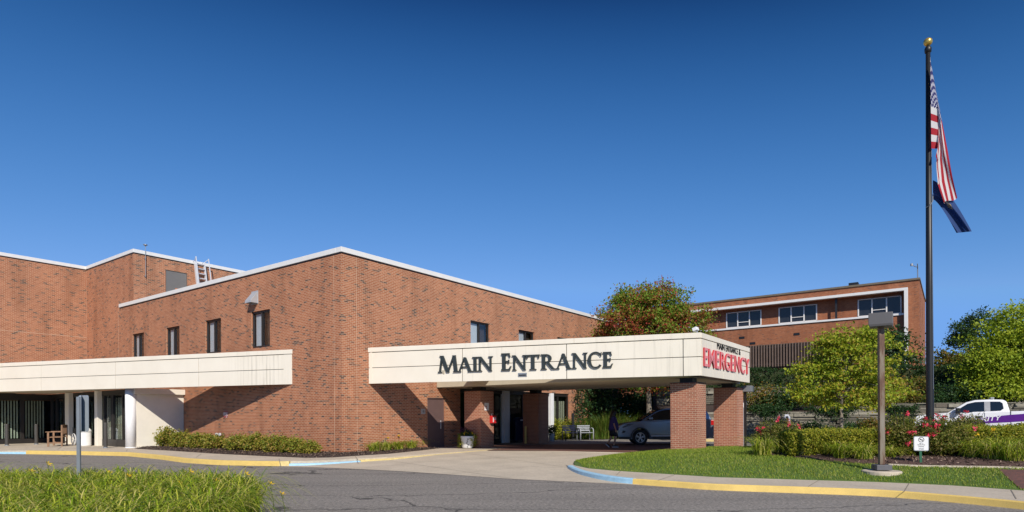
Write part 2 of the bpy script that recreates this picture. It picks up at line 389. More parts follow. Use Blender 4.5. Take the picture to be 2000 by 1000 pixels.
def leaves(name, cen, per, sig, size, matl, parent, up=.5, aspect=.6, flat=1.0, rs=None):
    rs = rs or R
    cen = np.repeat(np.asarray(cen, float), per, axis=0); n = len(cen)
    c = cen+rs.normal(0, 1, (n, 3))*sig*np.array([1, 1, flat])
    nrm = unit(rs.normal(0, 1, (n, 3))+np.array([.08, -.55, up+.15])); a = unit(np.cross(nrm, rs.normal(0, 1, (n, 3)))); b = np.cross(nrm, a)
    L = size*rs.uniform(.6, 1.35, (n, 1))
    fold = nrm*L*.12
    V = np.stack([c-a*L*.5, c+b*L*aspect*.5+fold, c+a*L*.5, c-b*L*aspect*.5+fold], axis=1)
    return np_quads(name, V, n, matl, parent)
def shell(blobs, n, lo=.55, rs=None, hi=1.0):
    rs = rs or R
    w = np.array([b[3]*b[4]*b[5] for b in blobs])**.67; w = w/w.sum(); k = rs.choice(len(blobs), n, p=w)
    bl = np.array(blobs, float)[k]; d = unit(rs.normal(0, 1, (n, 3))); r = rs.uniform(lo**2, 1, (n, 1))**.5*rs.uniform(1, hi, (n, 1))
    return bl[:, :3]+d*r*bl[:, 3:6]
def blades(name, base, h, w, matl, parent=None, lean=.6, seg=4, tip=.3, hv=.35, rs=None, dm=.05):
    rs = rs or R
    base = np.asarray(base, float); n = len(base); q = rs.uniform(0, 2*PI, n); d = np.stack([np.cos(q), np.sin(q), np.zeros(n)], 1); s = np.stack([-np.sin(q), np.cos(q), np.zeros(n)], 1)
    H = h*rs.uniform(1-hv, 1+hv, n); ln = H*lean*rs.uniform(.2, 1.5, n); dr = rs.uniform(dm, 1, n)*tip
    rows = []
    for i in range(seg+1):
        f = i/seg
        p = base+d*(ln*f**1.6)[:, None]; p[:, 2] += H*(f-dr*f**3)
        ww = w*(1-f**2.2)*.5+.0006
        rows.append((p-s*ww, p+s*ww))
    V = np.stack([x for r_ in rows for x in r_], axis=1)      # n, 2(seg+1), 3
    m_ = 2*(seg+1); f0 = np.array([[2*i, 2*i+1, 2*i+3, 2*i+2] for i in range(seg)])
    Fc = (np.arange(n)[:, None, None]*m_+f0[None]).reshape(-1, 4)
    return np_quads(name, V, None, matl, parent, F_=Fc)
def pip(pts, poly):
    pts = np.asarray(pts); x, y = pts[:, 0], pts[:, 1]; c = np.zeros(len(pts), bool); n = len(poly)
    for i in range(n):
        x0, y0 = poly[i][0], poly[i][1]; x1, y1 = poly[(i+1) % n][0], poly[(i+1) % n][1]
        t = ((y0 > y) != (y1 > y)); xx = (x1-x0)*(y-y0)/((y1-y0) if abs(y1-y0) > 1e-9 else 1e-9)+x0
        c ^= t & (x < xx)
    return c
def distpoly(pts, line):
    pts = np.asarray(pts)[:, :2]; best = np.full(len(pts), 1e9)
    for a, b in zip(line[:-1], line[1:]):
        a = np.array([a[0], a[1]]); b = np.array([b[0], b[1]]); ab = b-a
        t = np.clip(((pts-a)@ab)/(ab@ab+1e-9), 0, 1); best = np.minimum(best, np.linalg.norm(pts-a-t[:, None]*ab, axis=1))
    return best
def sheet(name, poly, zf, matl, step=None, skirt=0, kind='structure'):
    poly = [Vector((p[0], p[1])) for p in poly]; vs = list(poly); n = len(poly)
    if step:
        xs = [p.x for p in poly]; ys = [p.y for p in poly]
        gx = np.arange(min(xs), max(xs), step); gy = np.arange(min(ys), max(ys), step)
        P = np.array([(a+R.uniform(-.2, .2)*step, b+R.uniform(-.2, .2)*step) for a in gx for b in gy])
        P = P[pip(P, poly)]; P = P[distpoly(P, [(p.x, p.y) for p in poly+[poly[0]]]) > step*.35]
        vs += [Vector(p) for p in P]
    o = geometry.delaunay_2d_cdt(vs, [(i, (i+1) % n) for i in range(n)], [list(range(n))], 1, 1e-5)
    mb = MB(); mb.add([(v.x, v.y, zf(v.x, v.y)) for v in o[0]], o[2])
    if skirt:
        for i in range(n):
            a, b = poly[i], poly[(i+1) % n]; za, zb = zf(a.x, a.y), zf(b.x, b.y)
            mb.quad((a.x, a.y, za), (b.x, b.y, zb), (b.x, b.y, zb-skirt), (a.x, a.y, za-skirt))
    ob = mb.build(name, matl, smooth=bool(step)); ob['kind'] = kind; return ob
def textmesh(txt, size, depth, bold=0.0, xs=1.0, align='LEFT'):
    cu = bpy.data.curves.new('t', 'FONT'); cu.body = txt; cu.size = size; cu.extrude = depth/2; cu.offset = bold; cu.align_x = align
    o = bpy.data.objects.new('t', cu); COL.objects.link(o)
    bpy.context.view_layer.update(); dg = bpy.context.evaluated_depsgraph_get(); ev = o.evaluated_get(dg); me = ev.to_mesh()
    vs = [(v.co.x*xs, v.co.y, v.co.z+depth/2) for v in me.vertices]; fs = [tuple(p.vertices) for p in me.polygons]
    ev.to_mesh_clear(); bpy.data.objects.remove(o); bpy.data.curves.remove(cu)
    return vs, fs
SKY = (0, .8, 0, 10, .15); EXPO = 0.0
# ================================================================== GROUND
SC.render.resolution_x = 1024; SC.render.resolution_y = 512
structure('ground', MB().quad((-500, -300, -.3), (600, -300, -.3), (600, 700, -.3), (-500, 700, -.3)), M['lawn'])
sheet('asphalt_road', [(-120, -60), (120, -60), (120, 120), (-120, 120)], lambda x, y: 0.0, M['asphalt'])
# left kerb line (base of the kerb, on the street)
LK = [(-120, 899), (0, 886.5), (50, 887), (150, 888.5), (250, 891), (310, 897), (360, 904), (430, 908.5), (500, 910), (545, 910.5), (600, 910), (640, 908.3), (705, 904.5)]
LKp = [gnd(x, y, .0) for x, y in LK]
LK2 = [gndf(x, y, zdrive) for x, y in [(760, 899), (850, 889), (920, 882.3), (980, 877.6)]]
def ksweep(mb, pts, ztop, w=.16, zoff=-.05, flip=1, m=0):
    pts = [Vector(p) for p in pts]; ring = []
    for i, p in enumerate(pts):
        d = (pts[min(i+1, len(pts)-1)]-pts[max(i-1, 0)]); d.z = 0; d.normalize(); nrm = Vector((-d.y, d.x, 0))*flip
        zt = ztop(p) if callable(ztop) else ztop
        ring.append([(p.x, p.y, p.z+zoff), (p.x+nrm.x*.02, p.y+nrm.y*.02, zt-.02), (p.x+nrm.x*.045, p.y+nrm.y*.045, zt), (p.x+nrm.x*w, p.y+nrm.y*w, zt), (p.x+nrm.x*w, p.y+nrm.y*w, p.z+zoff)])
    nr = len(ring); mb.add([v for r_ in ring for v in r_], [(5*i+j, 5*i+5+j, 5*i+6+j, 5*i+1+j) for i in range(nr-1) for j in range(4)], m)
    mb.add(ring[0], [(0, 1, 2, 3, 4)], m); mb.add(ring[-1], [(0, 1, 2, 3, 4)], m); return mb
KT = .155
def seg(pts, i, j): return pts[i:j+1]
structure('blue_kerb', ksweep(MB(), LKp[0:3], .085), M['blue'])
structure('yellow_kerb', ksweep(MB(), LKp[2:10], KT), M['yellow'])
structure('kerb', ksweep(MB(), [LKp[9], LKp[9].lerp(LKp[10], .35)], KT), M['pyellow'])
structure('blue_kerb', ksweep(MB(), [LKp[9].lerp(LKp[10], .35)]+LKp[10:13], .075), M['blue'])
structure('worn_yellow_kerb', ksweep(MB(), [LKp[12]]+LK2, lambda p: max(.11, p.z+.012)), M['pyellow'])
def inset(pts, w, flip=1):
    out = []
    for i, p in enumerate(pts):
        d = (pts[min(i+1, len(pts)-1)]-pts[max(i-1, 0)]); d.z = 0; d.normalize(); out.append(Vector((p.x-d.y*w*flip, p.y+d.x*w*flip)))
    return out
SW = inset(LKp+LK2, .158)
swpoly = [(p.x, p.y) for p in SW]+[tuple(B(5.9, -3.2)[:2]), tuple(B(6.8, -3.2)[:2]), tuple(B(6.8, 1)[:2]), tuple(B(2, 2)[:2]), tuple(B(2, 26)[:2]), tuple(B(-8, 40)[:2]), (-60, 60), (-70, 40)]
sheet('sidewalk', swpoly, lambda x, y: .152, M['concrete'], skirt=.14)
def jointline(mb, p, q, z, w=.010):
    p = Vector((p.x, p.y, 0)); q = Vector((q.x, q.y, 0)); d = (q-p).normalized(); n = Vector((-d.y, d.x, 0))*w
    mb.quad(*[(a.x, a.y, z(a.x, a.y) if callable(z) else z) for a in (p-n, q-n, q+n, p+n)])
jm = MB()
for (a, b, c, d_) in [(694, 891, 699.5, 899), (545, 896, 546.5, 903), (393, 886.5, 383, 893.5), (249, 877.5, 246.5, 881.5), (120, 873, 112, 878)]:
    jointline(jm, gnd(a, b, .156), gnd(c, d_, .156), .157)
structure('sidewalk_joints', jm, M['joint'])
# driveway apron (rises to the covered drop-off)
AE = [(545, 911), (620, 913), (690, 916), (780, 920.5), (880, 927), (1000, 935.5), (1120, 941), (1250, 947.5)]
apr = [gnd(x, y, .004) for x, y in AE]
lawn_left = [gndf(x, y, zdrive) for x, y in [(1108, 915), (1121, 904), (1150, 898.5), (1180, 893), (1240, 885.5), (1309, 880)]]
dpoly = [(p.x, p.y) for p in apr]+[(2.9, 14.6)]+[(p.x+.25, p.y+.15) for p in lawn_left]+[tuple(ed(16, 9)[:2]), tuple(ed(2, 9)[:2])]+[(p.x, p.y-.02) for p in reversed(LK2)]+[(p.x, p.y) for p in reversed(LKp[9:13])]
sheet('concrete_driveway', dpoly, lambda x, y: zdrive(x, y)+.006, M['concrete'], step=1.2)
jm = MB()
for (a, b, c, d_) in [(700, 915, 860, 900.5), (860, 900.5, 1015, 893), (1015, 893, 1135, 889), (880, 926, 1000, 915), (1000, 915, 1105, 907), (760, 900, 1000, 935), (905, 885, 1100, 912)]:
    P_ = gndf(a, b, zdrive); Q_ = gndf(c, d_, zdrive)
    for k in range(6): jointline(jm, P_.lerp(Q_, k/6), P_.lerp(Q_, (k+1)/6), lambda x, y: zdrive(x, y)+.011, .008)
structure('driveway_joints', jm, M['joint'])
# covered drive: pavers, then asphalt lot behind
pv = [gnd(950, 879.5, .166), gnd(1080, 880.5, .166), gnd(1235, 884, .166), gnd(1330, 884, .166), gnd(1330, 866, .166), B(8.5, -1.0), B(6.82, -1.0), B(6.82, -3.2), B(5.92, -3.2)]
sheet('paver_band', [(p.x, p.y) for p in pv], lambda x, y: .168, M['paver'])
sheet('parking_lot', [tuple(ed(1, 9.0)[:2]), tuple(ed(45, 9.0)[:2]), (70, 45), (20, 60), tuple(B(24, -1)[:2]), tuple(B(7, .0)[:2])], lambda x, y: .158, M['asphalt'])
# right sidewalk, kerbs, lawn
RK = [(1235, 946), (1318, 952), (1400, 957.6), (1560, 963.5), (1718, 970), (1860, 981.5), (2000, 995.5), (2140, 1012)]
RKp = curve_through([gnd(x, y, 0) for x, y in RK])
BK = [gnd(x, y, .0) for x, y in [(1107, 917.5), (1116, 923), (1130, 928.5), (1150, 933.5), (1172, 938), (1205, 943)]]
BK = curve_through(BK+[RKp[0]], 3)[:-1]
structure('blue_kerb', ksweep(MB(), BK+[RKp[0]], .13, w=.17), M['blue'])
structure('yellow_kerb', ksweep(MB(), RKp, .13, w=.07), M['yellow'])
EDG = [gnd(x, y, .14) for x, y in [(1122, 908), (1150, 914), (1200, 918.5), (1320, 926), (1400, 931), (1500, 934), (1600, 937), (1718, 940.5), (1775, 943), (1860, 947), (1988, 956), (2140, 968)]]
sw2 = inset(BK+RKp, .06)
sheet('sidewalk', [(p.x, p.y) for p in sw2]+[(p.x, p.y+.1) for p in reversed(EDG)]+[(BK[0].x+.05, BK[0].y+.75)], lambda x, y: .128, M['concrete'])
jm = MB()
for (a, b, c, d_) in [(1320, 926.5, 1286, 938), (1600, 937.5, 1579, 950), (1776, 943.5, 1765.5, 961), (1975, 957, 1985, 974), (1212, 920, 1204, 928)]:
    jointline(jm, gnd(a, b, .132), gnd(c, d_, .132), .134, .008)
structure('sidewalk_joints', jm, M['joint'])
lawn_b = [(p.x, p.y) for p in EDG]
lawn_l = [(lawn_left[0].x+.18, lawn_left[0].y+.9)]+[(p.x, p.y) for p in lawn_left[1:]]
lpoly = lawn_b+[tuple(ed(40, 2)[:2]), tuple(ed(40, 8.9)[:2]), tuple(ed(15.5, 8.9)[:2])]+lawn_l[::-1][:-1]
edge_line = lawn_l[::-1]+lawn_b
def zl(x, y):
    d = float(distpoly([(x, y)], edge_line)[0]); return .135+.34*(1-math.exp(-d/1.7))
sheet('lawn', lpoly, zl, M['lawn'], step=.6, skirt=.2)
bedf = [(1462, 889), (1520, 890), (1568, 896), (1634, 902), (1685, 906), (1730, 908), (1784, 910.5), (1934, 913), (2000, 915), (2120, 918)]
BED = [gndf(x, y, zl) for x, y in bedf]
bpoly = [(p.x, p.y) for p in BED]+[tuple(ed(39, 8.7)[:2]), tuple(ed(17.2, 8.7)[:2])]
sheet('mulch_bed', bpoly, lambda x, y: zl(x, y)+.02+.05*min(1, float(distpoly([(x, y)], [(p.x, p.y) for p in BED])[0])/.5), M['mulch2'], step=.5, skirt=.1)
eb = MB(); pts = BED[5:]; ksweep(eb, [p+Vector((0, -.1, 0)) for p in pts], lambda p: p.z+.03, w=.14, zoff=-.05)
structure('concrete_edging', eb, M['concrete'])
pp = [gndf(x, y, zl) for x, y in [(1950, 917.5), (2120, 921), (2120, 962), (1992, 955), (1968, 934)]]
sheet('paver_path', [(p.x, p.y) for p in pp], lambda x, y: zl(x, y)+.012, M['paver'], step=.5)
# lawn blades
n = 190000
P = np.stack([R.uniform(2, 16, n), R.uniform(8.5, 25, n)], 1)
foot = gndf(1722, 922, zl)
k = pip(P, lpoly) & ~pip(P, bpoly) & ~pip(P, [(p.x, p.y) for p in pp]) & (np.linalg.norm(P-np.array([foot.x, foot.y]), axis=1) > .42)
P = P[k]; dd = distpoly(P, edge_line); Z = .135+.34*(1-np.exp(-dd/1.7))
g = blades('lawn_grass', np.column_stack([P, Z-.005]), .055, .009, M['grass'], lean=.7, seg=2); tag(g, 'mown green lawn grass in front of the flower bed', 'grass', kind='stuff')
# mulch bed along the brick walls, left
mf = [(262, 876.3), (330, 880), (420, 886), (520, 891), (600, 894.2), (650, 893.3), (695, 890.3), (760, 886.2), (820, 880), (862, 875)]
mfp = [gnd(x, y, .155) for x, y in mf]
m2 = [(p.x, p.y) for p in mfp]+[tuple(B(4.55, -.02)[:2]), tuple(B(4.5, .3)[:2]), tuple(B(.3, .3)[:2]), tuple(B(.3, 12.3)[:2]), tuple(B(-2.0, 12.3)[:2])]
sheet('mulch_strip', m2, lambda x, y: .156+.045*min(1, float(distpoly([(x, y)], [(p.x, p.y) for p in mfp])[0])/.3), M['mulch'], step=.6)
def chips(name, poly, zf, nn, matl, label, size=.07, rs=np.random.default_rng(4)):
    xs = [p[0] for p in poly]; ys = [p[1] for p in poly]; P_ = np.stack([rs.uniform(min(xs), max(xs), nn), rs.uniform(min(ys), max(ys), nn)], 1); P_ = P_[pip(P_, poly)]
    Z_ = np.array([zf(a, b) for a, b in P_])+.012; o_ = leaves(name, np.column_stack([P_, Z_]), 1, .004, size, matl, None, up=1.6, aspect=.4, rs=rs); tag(o_, label, 'mulch', kind='stuff')
M['chip'] = leafmat('bark_chips', [(.03, .018, .014), (.075, .045, .034), (.15, .095, .07), (.28, .20, .15)], tr=0, patch=.15)
M['chipd'] = leafmat('dark_bark_chips', [(.018, .012, .01), (.045, .028, .022), (.08, .05, .038), (.20, .14, .10)], tr=0, patch=.15)
chips('mulch_chips', m2, lambda x, y: .156+.045*min(1, float(distpoly([(x, y)], [(p.x, p.y) for p in mfp])[0])/.3), 16000, M['chipd'], 'dark bark mulch under the shrubs along the brick walls')
chips('mulch_chips', [p for p in bpoly], lambda x, y: zl(x, y)+.02+.05*min(1, float(distpoly([(x, y)], [(p.x, p.y) for p in BED])[0])/.5), 26000, M['chip'], 'reddish bark mulch in the flower bed around the no smoking sign')
# foreground planting island
isl = [(-9.5, 4.2), (-3.5, 4.2), (-3.25, 7.0), (-3.6, 9.0), (-4.6, 10.0), (-7.0, 10.5), (-11.5, 11.0)]
sheet('planting_island', isl, lambda x, y: .10, M['mulch'], skirt=.2)
# hillside behind the retaining walls (terraces)
hill = MB()
def band(p0, p1, p2, p3): hill.quad(p0, p1, p2, p3)
WL0 = Vector((19.9, 32.6, 0)); WA = math.radians(80.2); eN = Vector((math.cos(WA), math.sin(WA), 0)); eW = Vector((-math.sin(WA), math.cos(WA), 0))
def wl(t, off=0, z=0): return WL0+eW*t+eN*off+Vector((0, 0, z))
TE = 11.5
band(wl(-22, .3, 1.9), wl(TE, .3, 1.62), wl(TE, 5.5, 2.2), wl(-22, 5.5, 2.2))
band(wl(-22, 5.8, 3.2), wl(TE, 5.8, 3.2), wl(TE, 11, 3.7), wl(-22, 11, 3.7))
band(wl(-22, 11, 3.7), wl(TE, 11, 3.7), wl(TE, 80, 4.2), wl(-22, 80, 4.2))
for o_, za, zb_ in ((.36, -.2, 1.9), (5.9, 1.5, 3.2)): band(wl(-22, o_, za), wl(TE, o_, za), wl(TE, o_, zb_-(.3 if o_ < 1 else 0)), wl(-22, o_, zb_))
for o0, o1, za, zb_ in ((.3, 5.5, 1.62, 2.2), (5.8, 11, 3.2, 3.7), (11, 80, 3.7, 4.2)): band(wl(TE, o0, za), wl(TE, o1, zb_), wl(TE+.02, o1, -.3), wl(TE+.02, o0, -.3))
structure('hillside', hill, M['mulch'])

# ================================================================== MAIN BUILDING
MBLD = thing('main_building', 'large red brick hospital block with white roof coping, behind the entrance canopies', 'building', C0, ANG)
def fb(face, u0, u1, d0, d1, z0, z1): return ((u0, d0, z0), (u1, d1, z1)) if face == 'R' else ((d0, u0, z0), (d1, u1, z1))
def fp(face, u, d, z): return (u, d, z) if face == 'R' else (d, u, z)
def wallgrid(mb, face, d, u0, u1, z0, z1, ops, rev=.14):
    us = sorted({u0, u1, *[o[0] for o in ops], *[o[1] for o in ops]}); zs = sorted({z0, z1, *[o[2] for o in ops], *[o[3] for o in ops]})
    us = [u for u in us if u0 <= u <= u1]; zs = [z for z in zs if z0 <= z <= z1]
    for a, b in zip(us[:-1], us[1:]):
        for c, e in zip(zs[:-1], zs[1:]):
            um, zm = (a+b)/2, (c+e)/2
            if any(o[0] < um < o[1] and o[2] < zm < o[3] for o in ops): continue
            mb.quad(fp(face, a, d, c), fp(face, b, d, c), fp(face, b, d, e), fp(face, a, d, e))
    for o in ops:
        a, b, c, e = o[:4]; q = o[4] if len(o) > 4 else rev
        mb.quad(fp(face, a, d, c), fp(face, a, d+q, c), fp(face, a, d+q, e), fp(face, a, d, e))
        mb.quad(fp(face, b, d, c), fp(face, b, d+q, c), fp(face, b, d+q, e), fp(face, b, d, e))
        mb.quad(fp(face, a, d, e), fp(face, b, d, e), fp(face, b, d+q, e), fp(face, a, d+q, e))
        mb.quad(fp(face, a, d, c), fp(face, b, d, c), fp(face, b, d+q, c), fp(face, a, d+q, c))
RW = [(7.75, 9.25), (11.82, 13.33), (15.8, 17.25), (19.8, 21.25)]
LW = [(4.83, 6.27), (8.83, 10.27), (12.85, 14.27), (16.86, 18.28)]
WZ0, WZ1, RT, TT = 4.65, 6.27, 7.95, 10.85
opsR = [(a, b, WZ0, WZ1) for a, b in RW]+[(4.7, 5.82, .1, 2.42, .12), (6.95, 17.1, .1, 2.9, .25)]
opsL = [(a, b, WZ0, WZ1) for a, b in LW]
w = MB()
wallgrid(w, 'R', 0, 0, 24, -.2, RT, opsR)
wallgrid(w, 'L', 0, 0, 24.76, -.2, RT, opsL)
wallgrid(w, 'L', 0, 18.06, 24.76, RT, TT, [])
wallgrid(w, 'R', 18.06, 0, 26, RT-.3, TT, [(1.70, 2.95, 8.25, 10.22, .1)])
wallgrid(w, 'R', 24.76, -16, 0, 2.6, TT, [])
wallgrid(w, 'L', 24, 0, 18.06, -.2, RT, [])
w.build('wall', M['brick'], MBLD)
rf = MB(); rf.quad((.05, .05, RT-.25), (23.95, .05, RT-.25), (23.95, 18, RT-.25), (.05, 18, RT-.25)); rf.quad((.05, 18.1, TT-.25), (26, 18.1, TT-.25), (26, 45, TT-.25), (.05, 45, TT-.25)); rf.quad((-16, 24.8, TT-.3), (.05, 24.8, TT-.3), (.05, 45, TT-.3), (-16, 45, TT-.3))
rf.build('roof', M['steel'], MBLD)
cp = MB()
def cop(face, d0, u0, u1, z, h=.2, o=.055):
    cp.box(*fb(face, u0, u1, d0-o, d0+.30, z, z+h))
cop('R', 0, -.055, 24.05, RT); cop('L', 0, .3, 19.93, RT)
cop('L', 0, 18.06-.055, 24.76-.055, TT); cop('R', 18.06, .3, 26, TT); cop('R', 24.76, -16, .3, TT)
cp.build('coping', M['white'], MBLD, bevel=.012)
dr = MB()
for face, d0, u0, u1, z in (('R', 0, -.02, 24, RT), ('L', 0, -.02, 19.9, RT), ('L', 0, 18.04, 24.74, TT), ('R', 18.06, -.02, 26, TT), ('R', 24.76, -16, -.02, TT)):
    dr.box(*fb(face, u0, u1, d0-.018, d0+.01, z-.045, z-.002))
dr.build('coping_dark_strip', M['black'], MBLD)  # thin black strip makes the dark line below each coping
M['seal'] = mat('joint_sealant', (.56, .40, .28), .9)
cj = MB()
for face, u, z0, z1 in (('L', .47, .2, RT-.05), ('R', .72, .2, RT-.05), ('R', 12.6, 4.4, 4.65), ('L', 20.1, 2.9, RT)):
    if face == 'R' and u > 2: continue
    cj.box(*fb(face, u-.006, u+.006, -.003, .02, z0, z1)); cj.build('control_joint', M['seal'], MBLD); cj = MB()
cj.box((-.003, 24.74, 2.9), (.02, 24.757, TT-.05)); cj.build('control_joint', M['seal'], MBLD); cj = MB(); cj.box((-16, 24.757, 6.6), (-.01, 24.78, 6.617))
cj.build('control_joint', M['seal'], MBLD)
def window(face, a, b, z0, z1, d=.12):
    f = MB(); w_ = .055
    f.box(*fb(face, a, a+w_, d-.05, d+.04, z0, z1)); f.box(*fb(face, b-w_, b, d-.05, d+.04, z0, z1))
    f.box(*fb(face, a+w_, b-w_, d-.05, d+.04, z1-.08, z1)); f.box(*fb(face, a+w_, b-w_, d-.05, d+.04, z0, z0+.09))
    mid = (a+b)/2; f.box(*fb(face, mid-.035, mid+.035, d-.06, d+.03, z0+.09, z1-.08))
    o = f.build('window', M['dark'], MBLD, bevel=.006)
    MB().box(*fb(face, a+w_, b-w_, d+.0, d+.008, z0+.09, z1-.08)).build('pane', M['glass'], o)
    left = (a+w_+.04, mid-.04) if face == 'R' else (mid+.04, b-w_-.04)
    rgt = (mid+.04, b-w_) if face == 'R' else (a+w_, mid-.04)
    MB().box(*fb(face, left[0], left[1], d+.07, d+.085, z0+.1, z1-.1)).build('blind', M['blind'], o)
    MB().box(*fb(face, rgt[0], rgt[1], d+.20, d+.21, z0+.05, z1)).build('curtain', M['brownd'], o)  # plain panel; its brown stands in for the brick wall reflected in the glass
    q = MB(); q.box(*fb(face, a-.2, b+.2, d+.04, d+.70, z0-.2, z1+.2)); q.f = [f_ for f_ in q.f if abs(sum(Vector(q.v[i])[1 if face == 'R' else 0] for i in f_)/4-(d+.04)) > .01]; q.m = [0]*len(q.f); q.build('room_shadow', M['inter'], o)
for a, b in RW: window('R', a, b, WZ0, WZ1)
for a, b in LW: window('L', a, b, WZ0, WZ1)
# side door
d = MB(); d.box((4.74, .06, .15), (5.78, .11, 2.37)); dr_ = d.build('door', M['brown'], MBLD, bevel=.006)
fr = MB(); fr.box((4.7, .03, .12), (4.745, .12, 2.42)); fr.box((5.775, .03, .12), (5.82, .12, 2.42)); fr.box((4.745, .03, 2.365), (5.775, .12, 2.42)); fr.build('door_frame', M['brown'], dr_)
h = MB(); h.box((5.60, .025, 1.0), (5.63, .045, 1.38)); h.box((5.605, .045, 1.02), (5.625, .065, 1.05)); h.box((5.605, .045, 1.33), (5.625, .065, 1.36)); h.build('handle', M['alu'], dr_)
# entrance glazing on the right wall
e = MB()
e.box((6.95, .06, 2.72), (17.1, .16, 2.9)); e.box((6.95, .06, .12), (10.3, .16, .3)); e.box((10.95, .06, .12), (17.1, .16, .3))
for s_ in (6.95, 8.2, 9.45, 12.2, 13.4, 14.6, 15.9, 17.03): e.box((s_, .05, .3), (s_+.07, .17, 2.72))
en = e.build('entrance_frame', M['dark'], MBLD, bevel=.005)
MB().box((6.98, .10, .2), (17.05, .112, 2.8)).build('pane', M['dglass'], en)
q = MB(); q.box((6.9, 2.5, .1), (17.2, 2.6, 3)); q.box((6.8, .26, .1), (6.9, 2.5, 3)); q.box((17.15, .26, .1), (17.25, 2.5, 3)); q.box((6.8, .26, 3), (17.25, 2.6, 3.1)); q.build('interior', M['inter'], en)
MB().box((10.36, -.06, .15), (10.88, .20, 2.9)).build('post', M['column'], MBLD, bevel=.01); MB().box((14.95, -.10, .15), (15.22, .20, 2.88)).build('post', M['column'], MBLD, bevel=.01)
q = MB()
for k in range(16): q.box((15.3+.105*k, .22+.03*(k % 2), .35), (15.37+.105*k, .24+.03*(k % 2), 2.45))
q.build('curtain', M['curtain'], en)
# left entrance: glazed wall, white side wall, column, posts
GZ = 2.97
g = MB()
g.box((-2.24, 12.75, 2.72), (-2.12, 23.6, GZ)); g.box((-2.24, 12.75, .15), (-2.12, 23.6, .5))
for t_ in (12.8, 13.85, 15.0, 15.15, 16.05, 16.95, 18.2, 19.6, 20.5, 21.6, 22.7, 23.5): g.box((-2.25, t_, .5), (-2.11, t_+.10, 2.72))
g.box((-15, 23.54, 2.62), (-2.24, 23.66, GZ)); g.box((-15, 23.54, .15), (-2.24, 23.66, .42))
for s_ in (-3.60, -5.2, -6.8, -8.4, -10, -12): g.box((s_-.09, 23.53, .42), (s_+.09, 23.67, 2.62))
gf = g.build('entrance_frame', M['dark'], MBLD, bevel=.005)
p_ = MB(); p_.box((-2.185, 12.75, .4), (-2.175, 23.6, 2.8)); p_.box((-15, 23.595, .4), (-2.2, 23.605, 2.7)); p_.build('pane', M['dglass'], gf)
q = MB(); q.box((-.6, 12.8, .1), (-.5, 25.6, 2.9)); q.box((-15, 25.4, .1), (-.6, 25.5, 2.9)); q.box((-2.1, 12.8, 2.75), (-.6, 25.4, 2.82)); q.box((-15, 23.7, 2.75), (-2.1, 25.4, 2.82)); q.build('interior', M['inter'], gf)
q = MB()
k = 0
s_ = -15.0
while s_ < -2.45:
    if min(abs(s_-x) for x in (-3.60, -5.2, -6.8, -8.4, -10, -12)) > .14: q.box((s_, 23.78+.02*(k % 2), .45), (s_+.062, 23.80+.02*(k % 2), 2.58))
    s_ += .135; k += 1
q.build('blind', M['slat'], gf)
q = MB(); t_ = 12.95; k = 0
while t_ < 17.5:
    q.box((-2.02+.03*(k % 2), t_, .5), (-2.0+.03*(k % 2), t_+.10, 2.6)); t_ += .135; k += 1
q.build('curtain', M['curtain'], gf)
q = MB(); q.box((-2.2, 12.45, .1), (-.004, 12.75, 2.62)); q.build('side_wall', M['wplaster'], MBLD)
q = MB(); q.box((-2.35, 12.28, 2.72), (.0-.004, 12.75, 2.98)); q.box((-2.2, 12.44, 2.62), (-.004, 12.75, 2.72)); q.build('ledge', M['wplaster'], MBLD, bevel=.01)
q = MB(); T = Matrix.Translation((-2.38, 12.62, 0)); q.lathe([(.235, .1), (.235, 2.98)], 28, T); q.lathe([(.243, .1), (.243, .17), (.236, .19)], 28, T); q.build('column', M['column'], MBLD, smooth=True)
MB().box((-2.45, 16.35, .15), (-2.22, 16.72, GZ)).build('post', M['wplaster'], MBLD, bevel=.01); MB().box((-2.45, 20.2, .15), (-2.22, 20.75, GZ)).build('post', M['wplaster'], MBLD, bevel=.01)
# roof door + label
q = MB(); q.box((1.72, 18.10, 8.2), (2.93, 18.15, 10.2)); rd = q.build('roof_door', M['greydoor'], MBLD, bevel=.006)
MB().box((2.25, 18.09, 9.12), (2.46, 18.098, 9.22)).build('notice', M['orange_label'] if 'orange_label' in M else mat('orange_label', (.6, .2, .08), .6), rd)
# antenna mast with a small dish, on the tall block
q = MB(); q.tube([(.57, 17.96, 9.55), (.57, 17.96, 11.32)], .015, 8); q.box((.545, 17.96, 9.6), (.595, 18.07, 9.66)); q.box((.545, 17.96, 10.6), (.595, 18.07, 10.66))
q.lathe([(.02, 11.30), (.12, 11.38), (.115, 11.40), (.015, 11.34)], 14, Matrix.Translation((.57, 17.96, 0))); q.build('roof_mast', M['steel'], MBLD)
# ladder leaning over the parapet
lad = thing('roof_ladder', 'aluminium ship ladder climbing to the upper parapet beside the grey roof door', 'ladder', B(3.55, 17.9, 7.7), ANG)
q = MB()
for x in (-.28, .28):
    q.bar((x, -.75, 0), (x, -.08, 3.30), .06, .16); q.bar((x, -.1, 3.28), (x, .45, 3.42), .045)
q.build('rail', M['alu'], lad)
for k in range(11):
    f_ = (k+.5)/11; MB().box((-.26, -.75+.67*f_-.09, 3.3*f_-.02), (.26, -.75+.67*f_+.09, 3.3*f_+.02)).build('tread', M['alu'], lad)
q = MB()
for x in (-.38, .38): q.bar((x, -1.05, .45), (x, -.42, 3.5), .045); q.bar((x, -.42, 3.45), (x*.8, -.1, 3.3), .035); q.bar((x, -.92, .95), (x*.8, -.55, .9), .03)
q.build('handrail', M['alu'], lad)
